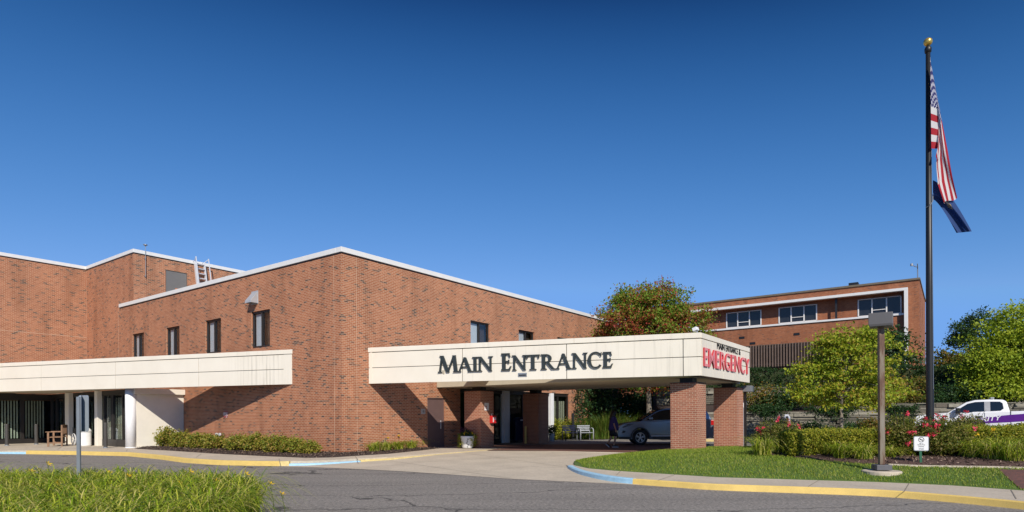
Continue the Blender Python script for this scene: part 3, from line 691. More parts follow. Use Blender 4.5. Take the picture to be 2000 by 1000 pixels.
# vent hood
vh = thing('vent_hood', 'sloped grey metal vent hood on the brick wall above the nearest window', 'vent', B(0, 5.97, 6.62), ANG)
q = MB(); q.add([(0, -.24, .52), (0, .24, .52), (-.34, .24, .10), (-.34, -.24, .10), (-.34, .24, .0), (-.34, -.24, .0), (0, .24, 0.0), (0, -.24, 0.0)], [(0, 1, 2, 3), (3, 2, 4, 5), (0, 3, 5, 7), (1, 6, 4, 2), (0, 7, 6, 1)])
q.build('hood', M['hood'], vh, bevel=.008)
q = MB(); q.box((-.01, -.27, -.03), (.0-.002, .27, .56)); q.build('flange', M['hood'], vh)

# ================================================================== ENTRANCE CANOPY (right)
D = Vector((.3, -.954, 0)).normalized()      # fascia direction in (s, t)
CANO = B(1.33, 0, 0)
CAN = thing('entrance_canopy', 'cream panelled entrance canopy with MAIN ENTRANCE lettering, on four square brick pillars', 'canopy', B(1.33, 0, 0), ANG)
FB, FT = 2.91, 4.36
# local coords of the canopy: (s-1.33, t, z)
def scr(parent, o, d, L, nin, thick, joints, zb, zt, matp='cream', lines=(.125, .56), proud=.035):
    # o: start (x, y); d: unit direction; nin: unit inward normal; faces outwards at o
    def P_(k, q, z): return (o[0]+d[0]*k+nin[0]*q, o[1]+d[1]*k+nin[1]*q, z)
    def bx(mb, k0, k1, q0, q1, z0, z1):
        vs = [P_(k, q, z) for z in (z0, z1) for k, q in ((k0, q0), (k1, q0), (k1, q1), (k0, q1))]
        mb.add(vs, [(0, 3, 2, 1), (4, 5, 6, 7), (0, 1, 5, 4), (1, 2, 6, 5), (2, 3, 7, 6), (3, 0, 4, 7)])
    H = zt-zb; z1 = zt-H*lines[0]; z2 = zt-H*lines[1]
    b = MB(); bx(b, .02, L-.02, .03, thick, zb+.02, zt-.02); b.build('backing', M['dark'], parent)
    p = MB(); ks = [0]+joints+[L]
    for a, c in zip(ks[:-1], ks[1:]):
        a2 = a+(.012 if a > 0 else 0); c2 = c-(.012 if c < L else 0)
        bx(p, a2, c2, .0, .05, zb, z2-.011); bx(p, a2, c2, .0, .05, z2+.011, z1-.022)
    p.build('fascia_panel', M[matp], parent, bevel=.006)
    c = MB(); kk = [0, L*.33, L*.66, L]
    for a, e_ in zip(kk[:-1], kk[1:]): bx(c, a+(.003 if a else -.03), e_-(.003 if e_ < L else -.0), -proud, thick+.03, z1, zt)
    c.build('coping', M['cream'], parent, bevel=.008)
    return P_, bx
L1 = 12.82
fn = (D.y*-1*-1, 0)
nin = Vector((-D.y, D.x, 0)) if (-D.y) > 0 else Vector((D.y, -D.x, 0))     # inward: towards +s
P1, bx1 = scr(CAN, (0, 0), D, L1, nin, .24, [4.1, 8.18, 12.24], FB, FT)
q = MB(); bx1(q, .05, .16, -.012, -.002, FB, FT-.185); q.build('corner_trim', M['cream'], CAN)
# right-hand fascia, parallel to the right wall
c1 = Vector((0, 0, 0))+D*L1
S2 = Vector((1, 0, 0)); n2 = Vector((0, 1, 0))
P2, bx2 = scr(CAN, (c1.x+.05, c1.y), S2, 5.98, n2, .45, [1.2, 2.4, 3.6, 4.8], FB, FT, lines=(.125, .56), proud=.014)
# back fascia and low inner roof
b = MB(); x0 = 5.3-1.33; x1 = 11.6-1.33; y1 = c1.y+.5
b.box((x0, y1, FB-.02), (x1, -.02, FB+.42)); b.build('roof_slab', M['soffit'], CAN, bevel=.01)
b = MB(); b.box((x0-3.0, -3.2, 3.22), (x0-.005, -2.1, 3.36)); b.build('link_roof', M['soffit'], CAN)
b = MB(); bk0 = c1+S2*5.95+Vector((0, .47, 0)); b.box((bk0.x-.25, bk0.y, FB+.01), (bk0.x, -.02, FT-.2)); b.build('back_fascia', M['cream'], CAN)
def pillar(s_, t_):
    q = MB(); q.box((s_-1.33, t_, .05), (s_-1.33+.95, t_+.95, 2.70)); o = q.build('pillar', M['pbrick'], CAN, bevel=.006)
    q = MB(); q.box((s_-1.33+.26, t_+.24, 2.70), (s_-1.33+.7, t_+.7, FB-.018)); q.box((s_-1.33-.015, t_-.015, 2.70), (s_-1.33+.965, t_+.965, 2.725)); q.build('bearing_block', M['black'], o)
pillar(5.87, -2.12); pillar(5.52, -11.96); pillar(10.5, -2.12); pillar(10.5, -11.90)
q = MB(); q.bar((11.45-1.33+.06, -11.96, .1), (11.45-1.33+.06, -11.96, 2.6), .09); q.build('downspout', M['black'], CAN)
q = MB(); q.box((11.35-1.33, -12.25, 2.55), (11.8-1.33, -11.85, 2.80)); q.build('rain_head', M['steel'], CAN, bevel=.01)
# small recessed lamp plate under the lettering, floodlight on the corner
def kfront(px):
    u = ray(px, 730)[0]; A_ = B(1.33, 0); dv = eR*D.x+eL*D.y
    return (A_.x-u*A_.y)/(u*dv.y-dv.x)
q = MB(); k_ = kfront(1020.5); bx1(q, k_-.17, k_+.17, -.02, .0, 3.03, 3.17); fo = q.build('lamp_plate', M['steel'], CAN)
q = MB(); bx1(q, k_-.14, k_+.14, -.024, -.02, 3.06, 3.11); q.build('lens', M['dark'], fo)
fl = thing('floodlight', 'small white floodlight sitting on the canopy corner above the red lettering', 'light', B(1.33+c1.x+.35, c1.y+.25, FT), ANG)
q = MB(); q.box((-.12, -.09, .12), (.12, .07, .24), T=Matrix.Rotation(-.35, 4, 'X')); q.build('housing', M['paint_w'], fl, bevel=.012)
q = MB(); q.tube([(0, 0, -.0), (0, 0, .14)], .025, 8); q.box((-.08, -.06, 0), (.08, .06, .015)); q.build('bracket', M['steel'], fl)
# ---- serif lettering
def stk(x0, y0, x1, y1, w): return [(x0-w/2, y0), (x0+w/2, y0), (x1+w/2, y1), (x1-w/2, y1)]
def srf(x, y, w):
    h_ = .055
    return [(x-w/2, y), (x+w/2, y), (x+w/2-.05, y+h_), (x-w/2+.05, y+h_)] if y < .5 else [(x-w/2+.05, y-h_), (x+w/2-.05, y-h_), (x+w/2, y), (x-w/2, y)]
def arc(cx, cy, rx, ry, a0, a1, w0, w1, n=18):
    out = []; inn = []
    for i in range(n+1):
        a = math.radians(a0+(a1-a0)*i/n); f_ = abs(math.cos(a)); w_ = w0+(w1-w0)*f_
        out.append((cx+rx*math.cos(a), cy+ry*math.sin(a))); inn.append((cx+(rx-w_)*math.cos(a), cy+(ry-max(w0, w_*.55))*math.sin(a)))
    return [[out[i], out[i+1], inn[i+1], inn[i]] for i in range(n)]
TK, TN = .185, .10
GL = {
 'M': (1.12, [stk(.10, 0, .22, 1, TN), stk(.22, 1, .56, 0, TK), stk(.56, 0, .92, 1, TN), stk(.92, 1, 1.03, 0, TK), srf(.10, 0, .26), srf(1.02, 0, .34), srf(.18, 1, .2), srf(.93, 1, .2)]),
 'A': (.95, [stk(.10, 0, .46, 1, TN), stk(.46, .98, .82, 0, TK), [(.24, .30), (.70, .30), (.68, .37), (.26, .37)], srf(.10, 0, .27), srf(.82, 0, .34)]),
 'I': (.40, [stk(.2, 0, .2, 1, TK), srf(.2, 0, .4), srf(.2, 1, .4)]),
 'N': (1.0, [stk(.16, 0, .16, 1, TN), stk(.16, 1, .84, 0, TK), stk(.84, 0, .84, 1, TN), srf(.16, 0, .30), srf(.10, 1, .2), srf(.84, 1, .3)]),
 'E': (.62, [stk(.19, 0, .19, 1, TK), [(.04, 0), (.54, 0), (.54, .085), (.04, .085)], [(.04, .915), (.52, .915), (.52, 1), (.04, 1)], [(.2, .48), (.46, .48), (.46, .56), (.2, .56)], [(.52, 0), (.62, .24), (.56, .24), (.44, .06)], [(.50, 1), (.56, .78), (.50, .78), (.43, .94)], [(.43, .42), (.49, .42), (.49, .62), (.43, .62)]]),
 'T': (.78, [stk(.39, 0, .39, 1, TK), [(.02, .915), (.76, .915), (.78, 1), (.0, 1)], [(.0, 1), (.04, .76), (.09, .76), (.12, .94)], [(.78, 1), (.74, .76), (.69, .76), (.66, .94)], srf(.39, 0, .42)]),
 'R': (.86, [stk(.19, 0, .19, 1, TK), srf(.19, 0, .38), srf(.13, 1, .24), [(.19, .915), (.38, .915), (.38, 1), (.19, 1)], [(.19, .44), (.38, .44), (.38, .52), (.19, .52)], stk(.40, .48, .76, 0, TK), srf(.80, 0, .2)]+arc(.36, .72, .30, .28, -90, 90, .08, .17)),
 'C': (.90, arc(.50, .5, .50, .52, 45, 318, .085, .20, 26)+[[(.84, .98), (.88, .98), (.86, .72), (.80, .76)]]),
}
def serif(word_boxes, z0, hs):
    mb = MB(); eps = 0
    for (ch, pa, pb, hh) in word_boxes:
        ka, kb = kfront(pa), kfront(pb); W, polys = GL[ch]; sx = (kb-ka)/W
        for i, pl in enumerate(polys):
            eps = (i % 14)*.0012
            mb.prism(pl, lambda x, y, d_: P1(ka+x*sx, -d_, z0+y*hh), .0005, .07+eps)
    return mb
zx = lambda v: 850+v/5.5556
wb = [('M', 38, 248, .64), ('A', 250, 405, .55), ('I', 405, 470, .55), ('N', 462, 634, .55), ('E', 715, 832, .64), ('N', 836, 1000, .55), ('T', 990, 1138, .55), ('R', 1146, 1303, .55), ('A', 1312, 1478, .55), ('N', 1484, 1660, .55), ('C', 1660, 1812, .56), ('E', 1815, 1932, .55)]
for w_ in (wb[:4], wb[4:]): serif([(c, zx(a), zx(b_), hh) for c, a, b_, hh in w_], 3.275, None).build('lettering', M['text'], CAN)
# ---- red EMERGENCY letters and black line above, on the right-hand fascia
M['redface'] = mat('red_letter_face', (.80, .27, .30), .35, var=.03)
M['redside'] = mat('red_letter_side', (.50, .015, .025), .4)
def side_text(txt, k0, k1, z0, h, depth, mats, name, bold=0):
    vs, fs = textmesh(txt, 1.0, 1.0, bold); xs = [v[0] for v in vs]; ys = [v[1] for v in vs]
    x0, x1, y0, y1 = min(xs), max(xs), min(ys), max(ys)
    V = [P2(k0+(x-x0)/(x1-x0)*(k1-k0), -(.003+z*depth), z0+(y-y0)/(y1-y0)*h) for x, y, z in vs]
    mb = MB()
    for f in fs:
        zz = [vs[i][2] for i in f]; mb.f.append(list(f)); mb.m.append(0 if min(zz) > .99 else 1)
    mb.v = V; return mb.build(name, mats, CAN)
side_text('EMERGENCY', .16, 5.80, 3.23, .65, .05, [M['redface'], M['redside']], 'red_lettering', .004)
for tx_, a_, b_ in (('MAIN', 1.65, 2.52), ('ENTRANCE', 2.68, 4.24), ('&', 4.38, 4.60)): side_text(tx_, a_, b_, 3.955, .225, .018, [M['ink'], M['ink']], 'small_lettering', -.006)

# ================================================================== LEFT CANOPY
LCN = thing('side_canopy', 'cream panelled canopy over the left entrance, stained at its right end', 'canopy', B(0, 3.23, 0), math.atan2((eR*(-.3)+eL*.954).y, (eR*(-.3)+eL*.954).x))
# local x runs along the fascia away from the wall; inward normal is -y
P3, bx3 = scr(LCN, (0, 0), Vector((1, 0, 0)), 26, Vector((0, -1, 0)), .24, [4.98, 9.96, 14.94, 19.9], 2.95, 4.40, matp='stained')
q = MB(); bx3(q, .03, .42, -.014, -.002, 2.95, 4.2); q.build('corner_trim', M['stained'], LCN)
def l3(s_, t_, z):       # building coords -> left canopy local
    a = math.radians(0); w_ = B(s_, t_, z)-LCN.location; an = -LCN.rotation_euler[2]
    return (w_.x*math.cos(an)-w_.y*math.sin(an), w_.x*math.sin(an)+w_.y*math.cos(an), w_.z)
q = MB(); poly = [(-2.3, 12.3), (-2.6-.05, 12.3), (-7.2, 27.5), (-16, 27.5), (-16, 23.7), (-2.3, 23.7)]
poly = [(-2.2, 12.8), (-2.55, 12.8), (-4.0, 17.5), (-6.1, 24.0), (-8.3, 31), (-15, 31), (-15, 23.7), (-2.2, 23.7)]
vs = [l3(a, b_, z) for z in (2.99, 3.2) for a, b_ in poly]; n_ = len(poly)
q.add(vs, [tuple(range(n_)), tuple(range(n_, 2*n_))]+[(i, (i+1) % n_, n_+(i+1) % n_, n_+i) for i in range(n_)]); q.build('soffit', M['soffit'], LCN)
# ================================================================== FAR BUILDING
FO = Vector((32.2, 48, 0))
FAR = thing('far_building', 'distant brick block on the hillside with a recessed white framed window band', 'building', FO, ANG)
FZ = 12.3
q = MB()
RZ0, RZ1 = 9.62, 11.35
RA, RB_ = 1.0, 34
q2 = []
wallgrid(q, 'L', 0, 0, 36, 2.5, FZ-.15, [(RA, RB_, RZ0, RZ1, .55)], .55)
wallgrid(q, 'R', 0, 0, 12, 2.5, FZ-.15, [(1.6, 2.2, 9.4, 11.0, .1), (5.2, 5.8, 9.2, 10.6, .1), (1.6, 2.2, 5.6, 7.2, .1)])
wins = [(1.22, 4.31), (7.4, 10.53), (12.0, 15.16), (17.6, 20.7), (23, 26.1), (28, 31)]
wallgrid(q, 'L', .55, RA, RB_, RZ0, RZ1, [(a, b, RZ0+.08, RZ1-.22, .05) for a, b in wins])
q.build('wall', M['fbrick'], FAR)
q = MB(); q.quad((.1, .1, FZ-.2), (12, .1, FZ-.2), (12, 36, FZ-.2), (.1, 36, FZ-.2)); q.build('roof', M['steel'], FAR)
q = MB(); q.box((-.10, -.06, FZ-.15), (.25, 36, FZ)); q.box((.25, -.06, FZ-.15), (12, .2, FZ)); q.build('coping', mat('brown_coping', (.16, .13, .09), .7), FAR)
q = MB(); q.box((-.45, RA-.25, RZ1), (.0-.003, RB_, RZ1+.22)); q.box((-.45, RA-.25, 4.6), (-.003, RA, RZ1)); q.box((-.10, RA, RZ0-.16), (.56, RB_, RZ0-.004)); q.build('fascia', M['white'], FAR, bevel=.01)
for a, b in wins:
    f = MB(); z0, z1 = RZ0+.08, RZ1-.22
    for u in (a, a+(b-a)/3-.04, a+2*(b-a)/3-.04, b-.08): f.box((.50, u, z0), (.60, u+.09, z1))
    f.box((.50, a, z1-.06), (.595, b, z1)); f.box((.50, a, z0), (.595, b, z0+.06)); f.box((.51, a+(b-a)/3, z0+.42), (.59, a+2*(b-a)/3, z0+.47))
    o = f.build('window', M['white'], FAR)
    MB().box((.61, a, z0), (.62, b, z1)).build('pane', mat('far_pane', (.025, .027, .030), .12, var=.2, spec=.5) if 'fp_' not in M else M['fp_'], o)
q = MB(); q.box((-.03, 5.78, RZ0), (.05, 5.94, RZ1)); q.build('downspout', M['dark'], FAR)
def onfar(px, py):
    u, v = ray(px, py); t_ = (FO.x-u*FO.y)/(.809+.5878*u); p = FO+eL*t_; return t_, CAMZ+v*p.y
for px, py in ((1470, 670.5), (1556, 652.5), (1449, 659.5)):
    t_, z = onfar(px, py); MB().box((-.03, t_-.24, z-.1), (.02, t_+.24, z+.1)).build('wall_vent', M['black'], FAR)
t0, _ = onfar(1665, 690); t1, _ = onfar(1400, 690); q = MB(); t_ = t0; zt = onfar(1500, 674)[1]; zb = onfar(1500, 717.5)[1]
while t_ < t1:
    q.box((-.55, t_, zb), (-.42, t_+.10, zt)); t_ += .235
q.box((-.42, t0, zb+.2), (-.36, t1, zb+.3)); q.box((-.42, t0, zt-.3), (-.36, t1, zt-.2)); q.build('slat_screen', mat('brown_slats', (.15, .105, .08), .7, var=.2), FAR)
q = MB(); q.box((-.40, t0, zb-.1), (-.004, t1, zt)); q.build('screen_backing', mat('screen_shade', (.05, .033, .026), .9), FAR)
q = MB(); q.tube([(.3, .12, FZ), (.3, .12, FZ+1.0)], .04, 6); q.tube([(.3, .12, FZ+.9), (.0, .5, FZ+1.05)], .03, 6); q.tube([(.3, .12, FZ+.75), (-.1, .12, FZ+1.1)], .03, 6); q.lathe([(.1, FZ+1.0), (.1, FZ+1.18)], 8, Matrix.Translation((.0, .5, 0))); q.build('weather_mast', M['steel'], FAR)
q = MB(); t_, z = onfar(1665, 550); q.box((.5, t_-.35, FZ-.2), (1.2, t_+.35, FZ+.32)); q.build('roof_vent', M['black'], FAR)

# ================================================================== RETAINING WALLS (dry stone, terraced)
def stonewall(name, label, segs, off, thick=.45):
    th = thing(name, label, 'retaining wall', wl(segs[0][0], off, 0), WA)
    mb = MB(); rr = random.Random(5)
    for (t0, t1, z0, z1) in segs:
        mb.box((.10, t0-segs[0][0], z0), (thick, t1-segs[0][0], z1-.06)); z = z0
        while z < z1-.05:
            h = min(rr.uniform(.09, .19), z1-z); t_ = t0
            while t_ < t1:
                L = rr.uniform(.35, 1.5); L = min(L, t1-t_); d = rr.uniform(-.10, .08)
                mb.box((d, t_-segs[0][0]+.008, z+.006), (.30, t_-segs[0][0]+L-.008, z+h-.006)); t_ += L
            z += h
    return mb.build('stonework', M['stone'], th, bevel=.02)
stonewall('retaining_wall', 'lower dry stone retaining wall behind the white pickup and the lot', [(-22, 0, .1, 2.15), (0, 3.4, .1, 2.0), (3.4, 11.5, .1, 1.74)], 0)
stonewall('retaining_wall', 'upper pale stone retaining wall below the dark clipped hedge', [(-22, 11.5, 1.9, 3.32)], 5.6)

# ================================================================== TREES AND SHRUBS
def tree(name, label, loc, trunk_h, blobs, nclump, per, size, lm, r0, bark, group=None, sig=.22, seed=1, cat='tree', limbs=9, up=.5, lo=.5, flat=.6, hi=1.12):
    rs = np.random.default_rng(seed); rd = random.Random(seed)
    t = thing(name, label, cat, loc, 0, group)
    cl = shell(blobs, nclump, lo, rs, hi)
    mb = MB(); top = Vector((rd.uniform(-.1, .1), rd.uniform(-.1, .1), trunk_h))
    mb.tube([(0, 0, -.2), (0, 0, .05), (top.x*.4, top.y*.4, trunk_h*.5), top], [r0*1.5, r0*1.1, r0*.9, r0*.75], 10)
    cc = Vector(np.mean(cl, axis=0)); zt = float(np.max(cl[:, 2]))
    mb.tube([top, top.lerp(cc, .5)+Vector((rd.uniform(-.1, .1), 0, 0)), Vector((cc.x, cc.y, zt*.93))], [r0*.75, r0*.5, r0*.1], 8)
    for i in rs.choice(len(cl), min(limbs*3, len(cl)), replace=False)[:limbs*3]:
        e_ = Vector(cl[i]); f_ = rd.uniform(.0, .7); s_ = top.lerp(Vector((cc.x, cc.y, zt*.9)), f_*.8)
        mid = s_.lerp(e_, .5)+Vector((0, 0, .12*(e_-s_).length)); mb.tube([s_, mid, e_], [r0*.36*(1-f_*.5), r0*.2, r0*.06], 5)
    mb.build('trunk', bark, t, smooth=True)
    leaves('crown', cl, per, sig, size, lm, t, up=up, rs=rs, flat=flat); return t
def spot(px, Y, z): p = at(px, 800, Y); return Vector((p.x, p.y, z))
# maple behind the canopy: crown spans px 1160-1390, py 548-780
pY = 37.; sxm = pY/F
mp = spot(1268, pY, 1.2)
def blob(px, py, Y, rx, rz, base, ry=None):
    p = at(px, py, Y); return (p.x-base.x, p.y-base.y, p.z-base.z, rx*Y/F, (ry or rx)*Y/F, rz*Y/F)
bl = [blob(1262, 640, pY, 72, 78, mp), blob(1210, 640, pY-.5, 46, 52, mp), blob(1335, 640, pY, 46, 46, mp), blob(1290, 600, pY, 50, 46, mp), blob(1195, 675, pY, 36, 40, mp), blob(1360, 670, pY, 34, 26, mp), blob(1232, 592, pY, 34, 32, mp), blob(1268, 720, pY, 85, 40, mp), blob(1372, 618, pY, 16, 16, mp)]
tree('maple_tree', 'maple turning red and green, rising behind the entrance canopy', mp, 2.6, bl, 620, 84, .14, M['maple'], .17, M['bark'], sig=.28, seed=3, limbs=14, flat=.7, hi=1.18)
# yellow-green tree right of the canopy
yY = 27.5; yp = spot(1643, yY, .4)
bl = [blob(1650, 720, yY, 62, 70, yp), blob(1600, 735, yY, 48, 44, yp), blob(1705, 710, yY, 48, 56, yp), blob(1660, 668, yY, 44, 30, yp), blob(1575, 760, yY, 40, 30, yp), blob(1730, 762, yY, 44, 30, yp), blob(1625, 690, yY, 40, 34, yp), blob(1660, 780, yY, 70, 22, yp), blob(1555, 720, yY, 14, 16, yp), blob(1700, 655, yY, 26, 14, yp)]
tree('young_maple', 'yellow green tree with a slim pale trunk behind the hedge, right of the canopy', yp, 1.55, bl, 250, 66, .13, M['ygreen'], .085, M['bark'], sig=.23, seed=9, limbs=12, flat=.42, hi=1.35, lo=.3)
# dark weeping tree against the far building
wY = 42; wp = spot(1745, wY, 3.8)
bl = [blob(1735, 665, wY, 38, 24, wp), blob(1768, 690, wY, 26, 28, wp), blob(1700, 690, wY, 36, 30, wp), blob(1745, 712, wY, 40, 18, wp)]
tree('weeping_tree', 'dark drooping evergreen against the far brick building', wp, 2.2, bl, 150, 26, .20, M['dgreen'], .12, M['dbark'], sig=.28, seed=12)
# trees on the right edge
aY = 33; ap = spot(1965, aY, 2.0)
bl = [blob(1975, 690, aY, 66, 70, ap), blob(1932, 722, aY, 42, 48, ap), blob(2010, 660, aY, 62, 72, ap), blob(1968, 640, aY, 36, 36, ap), blob(1940, 760, aY, 60, 22, ap), blob(2050, 720, aY, 60, 70, ap), blob(1912, 690, aY, 24, 20, ap)]
tree('broad_tree', 'full bright green tree at the right edge, above the white pickup', ap, 1.9, bl, 420, 84, .15, M['rgreen'], .15, M['dbark'], sig=.32, seed=21, limbs=12, flat=.55, hi=1.15, lo=.4)
dY = 46; dp = spot(1905, dY, 3.9)
bl = [blob(1890, 640, dY, 22, 30, dp), blob(1910, 625, dY, 22, 18, dp), blob(1875, 655, dY, 22, 18, dp), blob(1862, 636, dY, 9, 8, dp), blob(1905, 670, dY, 30, 30, dp), blob(1918, 606, dY, 10, 8, dp), blob(1868, 668, dY, 14, 10, dp)]
tree('pine_tree', 'dark green open crowned tree standing behind the bright green one', dp, 3.5, bl, 110, 50, .16, M['dgreen'], .15, M['dbark'], sig=.24, seed=30, lo=.3)
oY = 44; op = spot(1855, oY, 3.9)
bl = [blob(1852, 715, oY, 34, 34, op), blob(1878, 730, oY, 26, 34, op), blob(1830, 740, oY, 22, 30, op)]
tree('autumn_tree', 'orange tinged bushy tree just right of the flagpole', op, 1.2, bl, 190, 30, .19, M['orange'], .12, M['dbark'], sig=.28, seed=33)
# dark trees filling the bank under and behind the canopy
for i, (px, Y, rz, lab, mm) in enumerate([
    (1150, 40, 70, 'dark evergreen at the end of the brick wall, seen under the canopy', 'dgreen'), (1200, 43, 74, 'dark evergreen behind the walking person, second from the wall', 'dgreen'),
    (1330, 44, 70, 'dark evergreen behind the maple trunk', 'dgreen'), (1400, 42, 66, 'dark evergreen seen between the two right brick pillars', 'dgreen'), (1262, 46, 74, 'dark evergreen directly behind the parked car bonnet', 'dgreen')]):
    b0 = spot(px, Y, .2 if px < 1300 else 1.9); tree('evergreen_tree', lab, b0, .5, [blob(px, 765, Y, 44, rz*.62, b0), blob(px+12, 795, Y, 46, 30, b0), blob(px-14, 800, Y-.5, 40, 26, b0)], 190, 26, .2, M[mm], .1, M['dbark'], 'evergreens under the canopy', sig=.3, seed=40+i, limbs=4)
def shrub(name, label, loc, rx, ry, h, nclump, per, size, lm, group=None, seed=0, sig=.07, cat='shrub', stems=True):
    rs = np.random.default_rng(seed); t = thing(name, label, cat, loc, 0, group)
    cl = shell([(0, 0, h*.5, rx, ry, h*.52), (rx*.3, 0, h*.55, rx*.7, ry*.8, h*.42), (-rx*.35, .0, h*.45, rx*.65, ry*.8, h*.42)], nclump, .35, rs)
    cl[:, 2] = np.abs(cl[:, 2])
    if stems:
        mb = MB()
        for i in range(8):
            e_ = cl[rs.integers(len(cl))]; mb.tube([(e_[0]*.15, e_[1]*.15, -.05), (e_[0]*.5, e_[1]*.5, e_[2]*.6), tuple(e_)], [.014, .010, .004], 5)
        mb.build('stem', M['dbark'], t)
    leaves('foliage', cl, per, sig, size, lm, t, up=.4, rs=rs); return t
# bank shrubs
def onwl(px, off):
    u = ray(px, 800)[0]; q_ = WL0+eN*off; t_ = (q_.x-u*q_.y)/(u*eW.y-eW.x); return wl(t_, off, 0)
bank = [(1475, 34, 60, 30, 790, 'orange', 'dark spreading shrub on the terrace just right of the canopy pillar'), (1525, 34, 48, 26, 795, 'dgreen', 'dark shrub on the terrace left of the pale tree trunk'), (1590, 33.5, 60, 30, 795, 'dgreen', 'dark shrub on the terrace directly behind the pale tree trunk'), (1780, 31.5, 40, 40, 768, 'orange', 'brown green shrub on the terrace beside the flagpole'), (1850, 33, 60, 34, 770, 'dgreen', 'dark shrub on the terrace above the pickup bonnet'), (1730, 34, 40, 26, 778, 'shrub', 'leafy shrub on the terrace behind the lamp post'), (1930, 33, 70, 32, 770, 'dgreen', 'dark shrub on the terrace above the pickup cab'), (2010, 31, 70, 40, 765, 'dgreen', 'dark shrub on the terrace at the right edge'), (1660, 33.5, 50, 26, 790, 'dgreen', 'dark shrub on the terrace right of the pale tree trunk')]
for i, (px, Y, rx, rz, py, mm, lab) in enumerate(bank):
    p = onwl(px, 1.3); Y = p.y; shrub('terrace_shrub', lab, (p.x, p.y, 1.75), rx*Y/F, .8, 1.7*rz*Y/F, 130, 20, .12, M[mm], 'shrubs on the stone terraces', 60+i, .14)
for i, (px, off, rx, h, mm, lab) in enumerate([(1592, -1.0, 1.0, 1.0, 'dgreen', 'dark shrub at the foot of the stone wall, left of the pale tree trunk'), (1668, -.9, .8, .9, 'dgreen', 'dark shrub at the foot of the stone wall, right of the pale tree trunk'), (1703, -1.1, .7, 1.2, 'orange', 'brown green shrub at the foot of the stone wall beside the lamp post'), (1770, -1.0, .8, 1.1, 'dgreen', 'dark shrub at the foot of the stone wall beside the flagpole')]):
    p = onwl(px, off); shrub('wall_foot_shrub', lab, (p.x, p.y, .2), rx, .5, h, 120, 20, .10, M[mm], 'shrubs at the foot of the stone wall', 90+i, .12)
for i, (px, w_, lab) in enumerate([(1500, 1.0, 'creeper hanging over the stone wall behind the rounded rose bush'), (1628, 1.2, 'creeper hanging over the stone wall behind the pale tree trunk'), (1757, .9, 'creeper hanging over the stone wall between lamp post and flagpole')]):
    p = onwl(px, -.12); rs = np.random.default_rng(700+i); t = thing('hanging_creeper', lab, 'creeper', (p.x, p.y, 1.0), WA-PI/2, 'creepers on the stone wall')
    x_ = rs.normal(0, w_*.5, 130); z_ = 1.0-np.abs(rs.normal(0, .32, 130))*np.exp(-(x_/w_)**2); leaves('foliage', np.stack([x_, rs.normal(0, .05, 130), z_], 1), 14, .08, .09, M['dgreen'], t, rs=rs)
# clipped dark hedge on the upper terrace
def hedge(name, label, pts, w, h, n, per, size, lm, sig=.05, seed=5):
    rs = np.random.default_rng(seed); pts = [np.array(p, float) for p in pts]; L = [np.linalg.norm(b-a) for a, b in zip(pts[:-1], pts[1:])]
    t = thing(name, label, 'hedge', tuple(pts[0])); o = pts[0]; cum = np.cumsum([0]+L)
    u = rs.uniform(0, cum[-1], n); k = np.clip(np.searchsorted(cum, u, 'right')-1, 0, len(L)-1)
    A = np.array(pts)[k]; Bp = np.array(pts)[k+1]; f_ = ((u-cum[k])/np.array(L)[k])[:, None]; c = A+(Bp-A)*f_; d = unit(Bp-A); nr = np.stack([-d[:, 1], d[:, 0], np.zeros(n)], 1)
    face = rs.integers(0, 3, n); a = rs.uniform(-1, 1, n); zz = rs.uniform(.05, 1, n)
    off = np.where(face == 0, -w/2, np.where(face == 1, w/2, a*w/2)); z = np.where(face == 2, h, zz*h)
    ee = rs.random(n) < .6/(cum[-1]+.6)*1.6; c = np.where(ee[:, None], np.array(pts[0])[None], c); off = np.where(ee, a*w/2, off); z = np.where(ee, zz*h, z)
    wob = .05*np.sin(u*2.1)+.03*np.sin(u*5.3+1); c = c-o+nr*(off*(1+wob))[:, None]; c[:, 2] += z*(1+wob*.6)-.03*np.abs(off/w*2)**3*h*(z > .8*h)
    leaves('foliage', c, per, sig, size, lm, t, up=.3, rs=rs)
    mb = MB(); pp_ = [Vector(p-o) for p in pts]
    for p, q_ in zip(pp_[:-1], pp_[1:]):
        dd = (q_-p).normalized(); nn = Vector((-dd.y, dd.x, 0))*(w*.34); zt = Vector((0, 0, h*.84)); p = p+dd*.12 if p is pp_[0] else p
        vs = [p-nn, p+nn, q_+nn, q_-nn]; vs = vs+[v+zt for v in vs]; mb.add(vs, [(0, 3, 2, 1), (4, 5, 6, 7), (0, 1, 5, 4), (1, 2, 6, 5), (2, 3, 7, 6), (3, 0, 4, 7)])
    mb.build('branches', M['dhedgecore'], t)
    return t
M['dhedgecore'] = mat('hedge_core', (.03, .04, .012), .95)
uh = [wl(-14, 7.2, 3.3), wl(11.5, 7.2, 3.3)]
hedge('clipped_hedge', 'dark clipped hedge on the top terrace in front of the far building', uh, 1.4, 1.25, 2600, 10, .11, M['dhedge'], .07)
# low hedge in the bed
hz = lambda x, y: zl(x, y)+.03
HP = [(7.7, 17.0), (8.8, 16.75), (10.4, 16.3), (12.4, 15.95), (14.5, 15.9), (17.5, 15.8)]
HP3 = [(x, y, hz(x, y)+.022*(x-7.5)) for x, y in HP]
hedge('box_hedge', 'low light green hedge curving through the flower bed in front of the flagpole', HP3, .95, .60, 8500, 9, .052, M['hedge'], .045, 8)
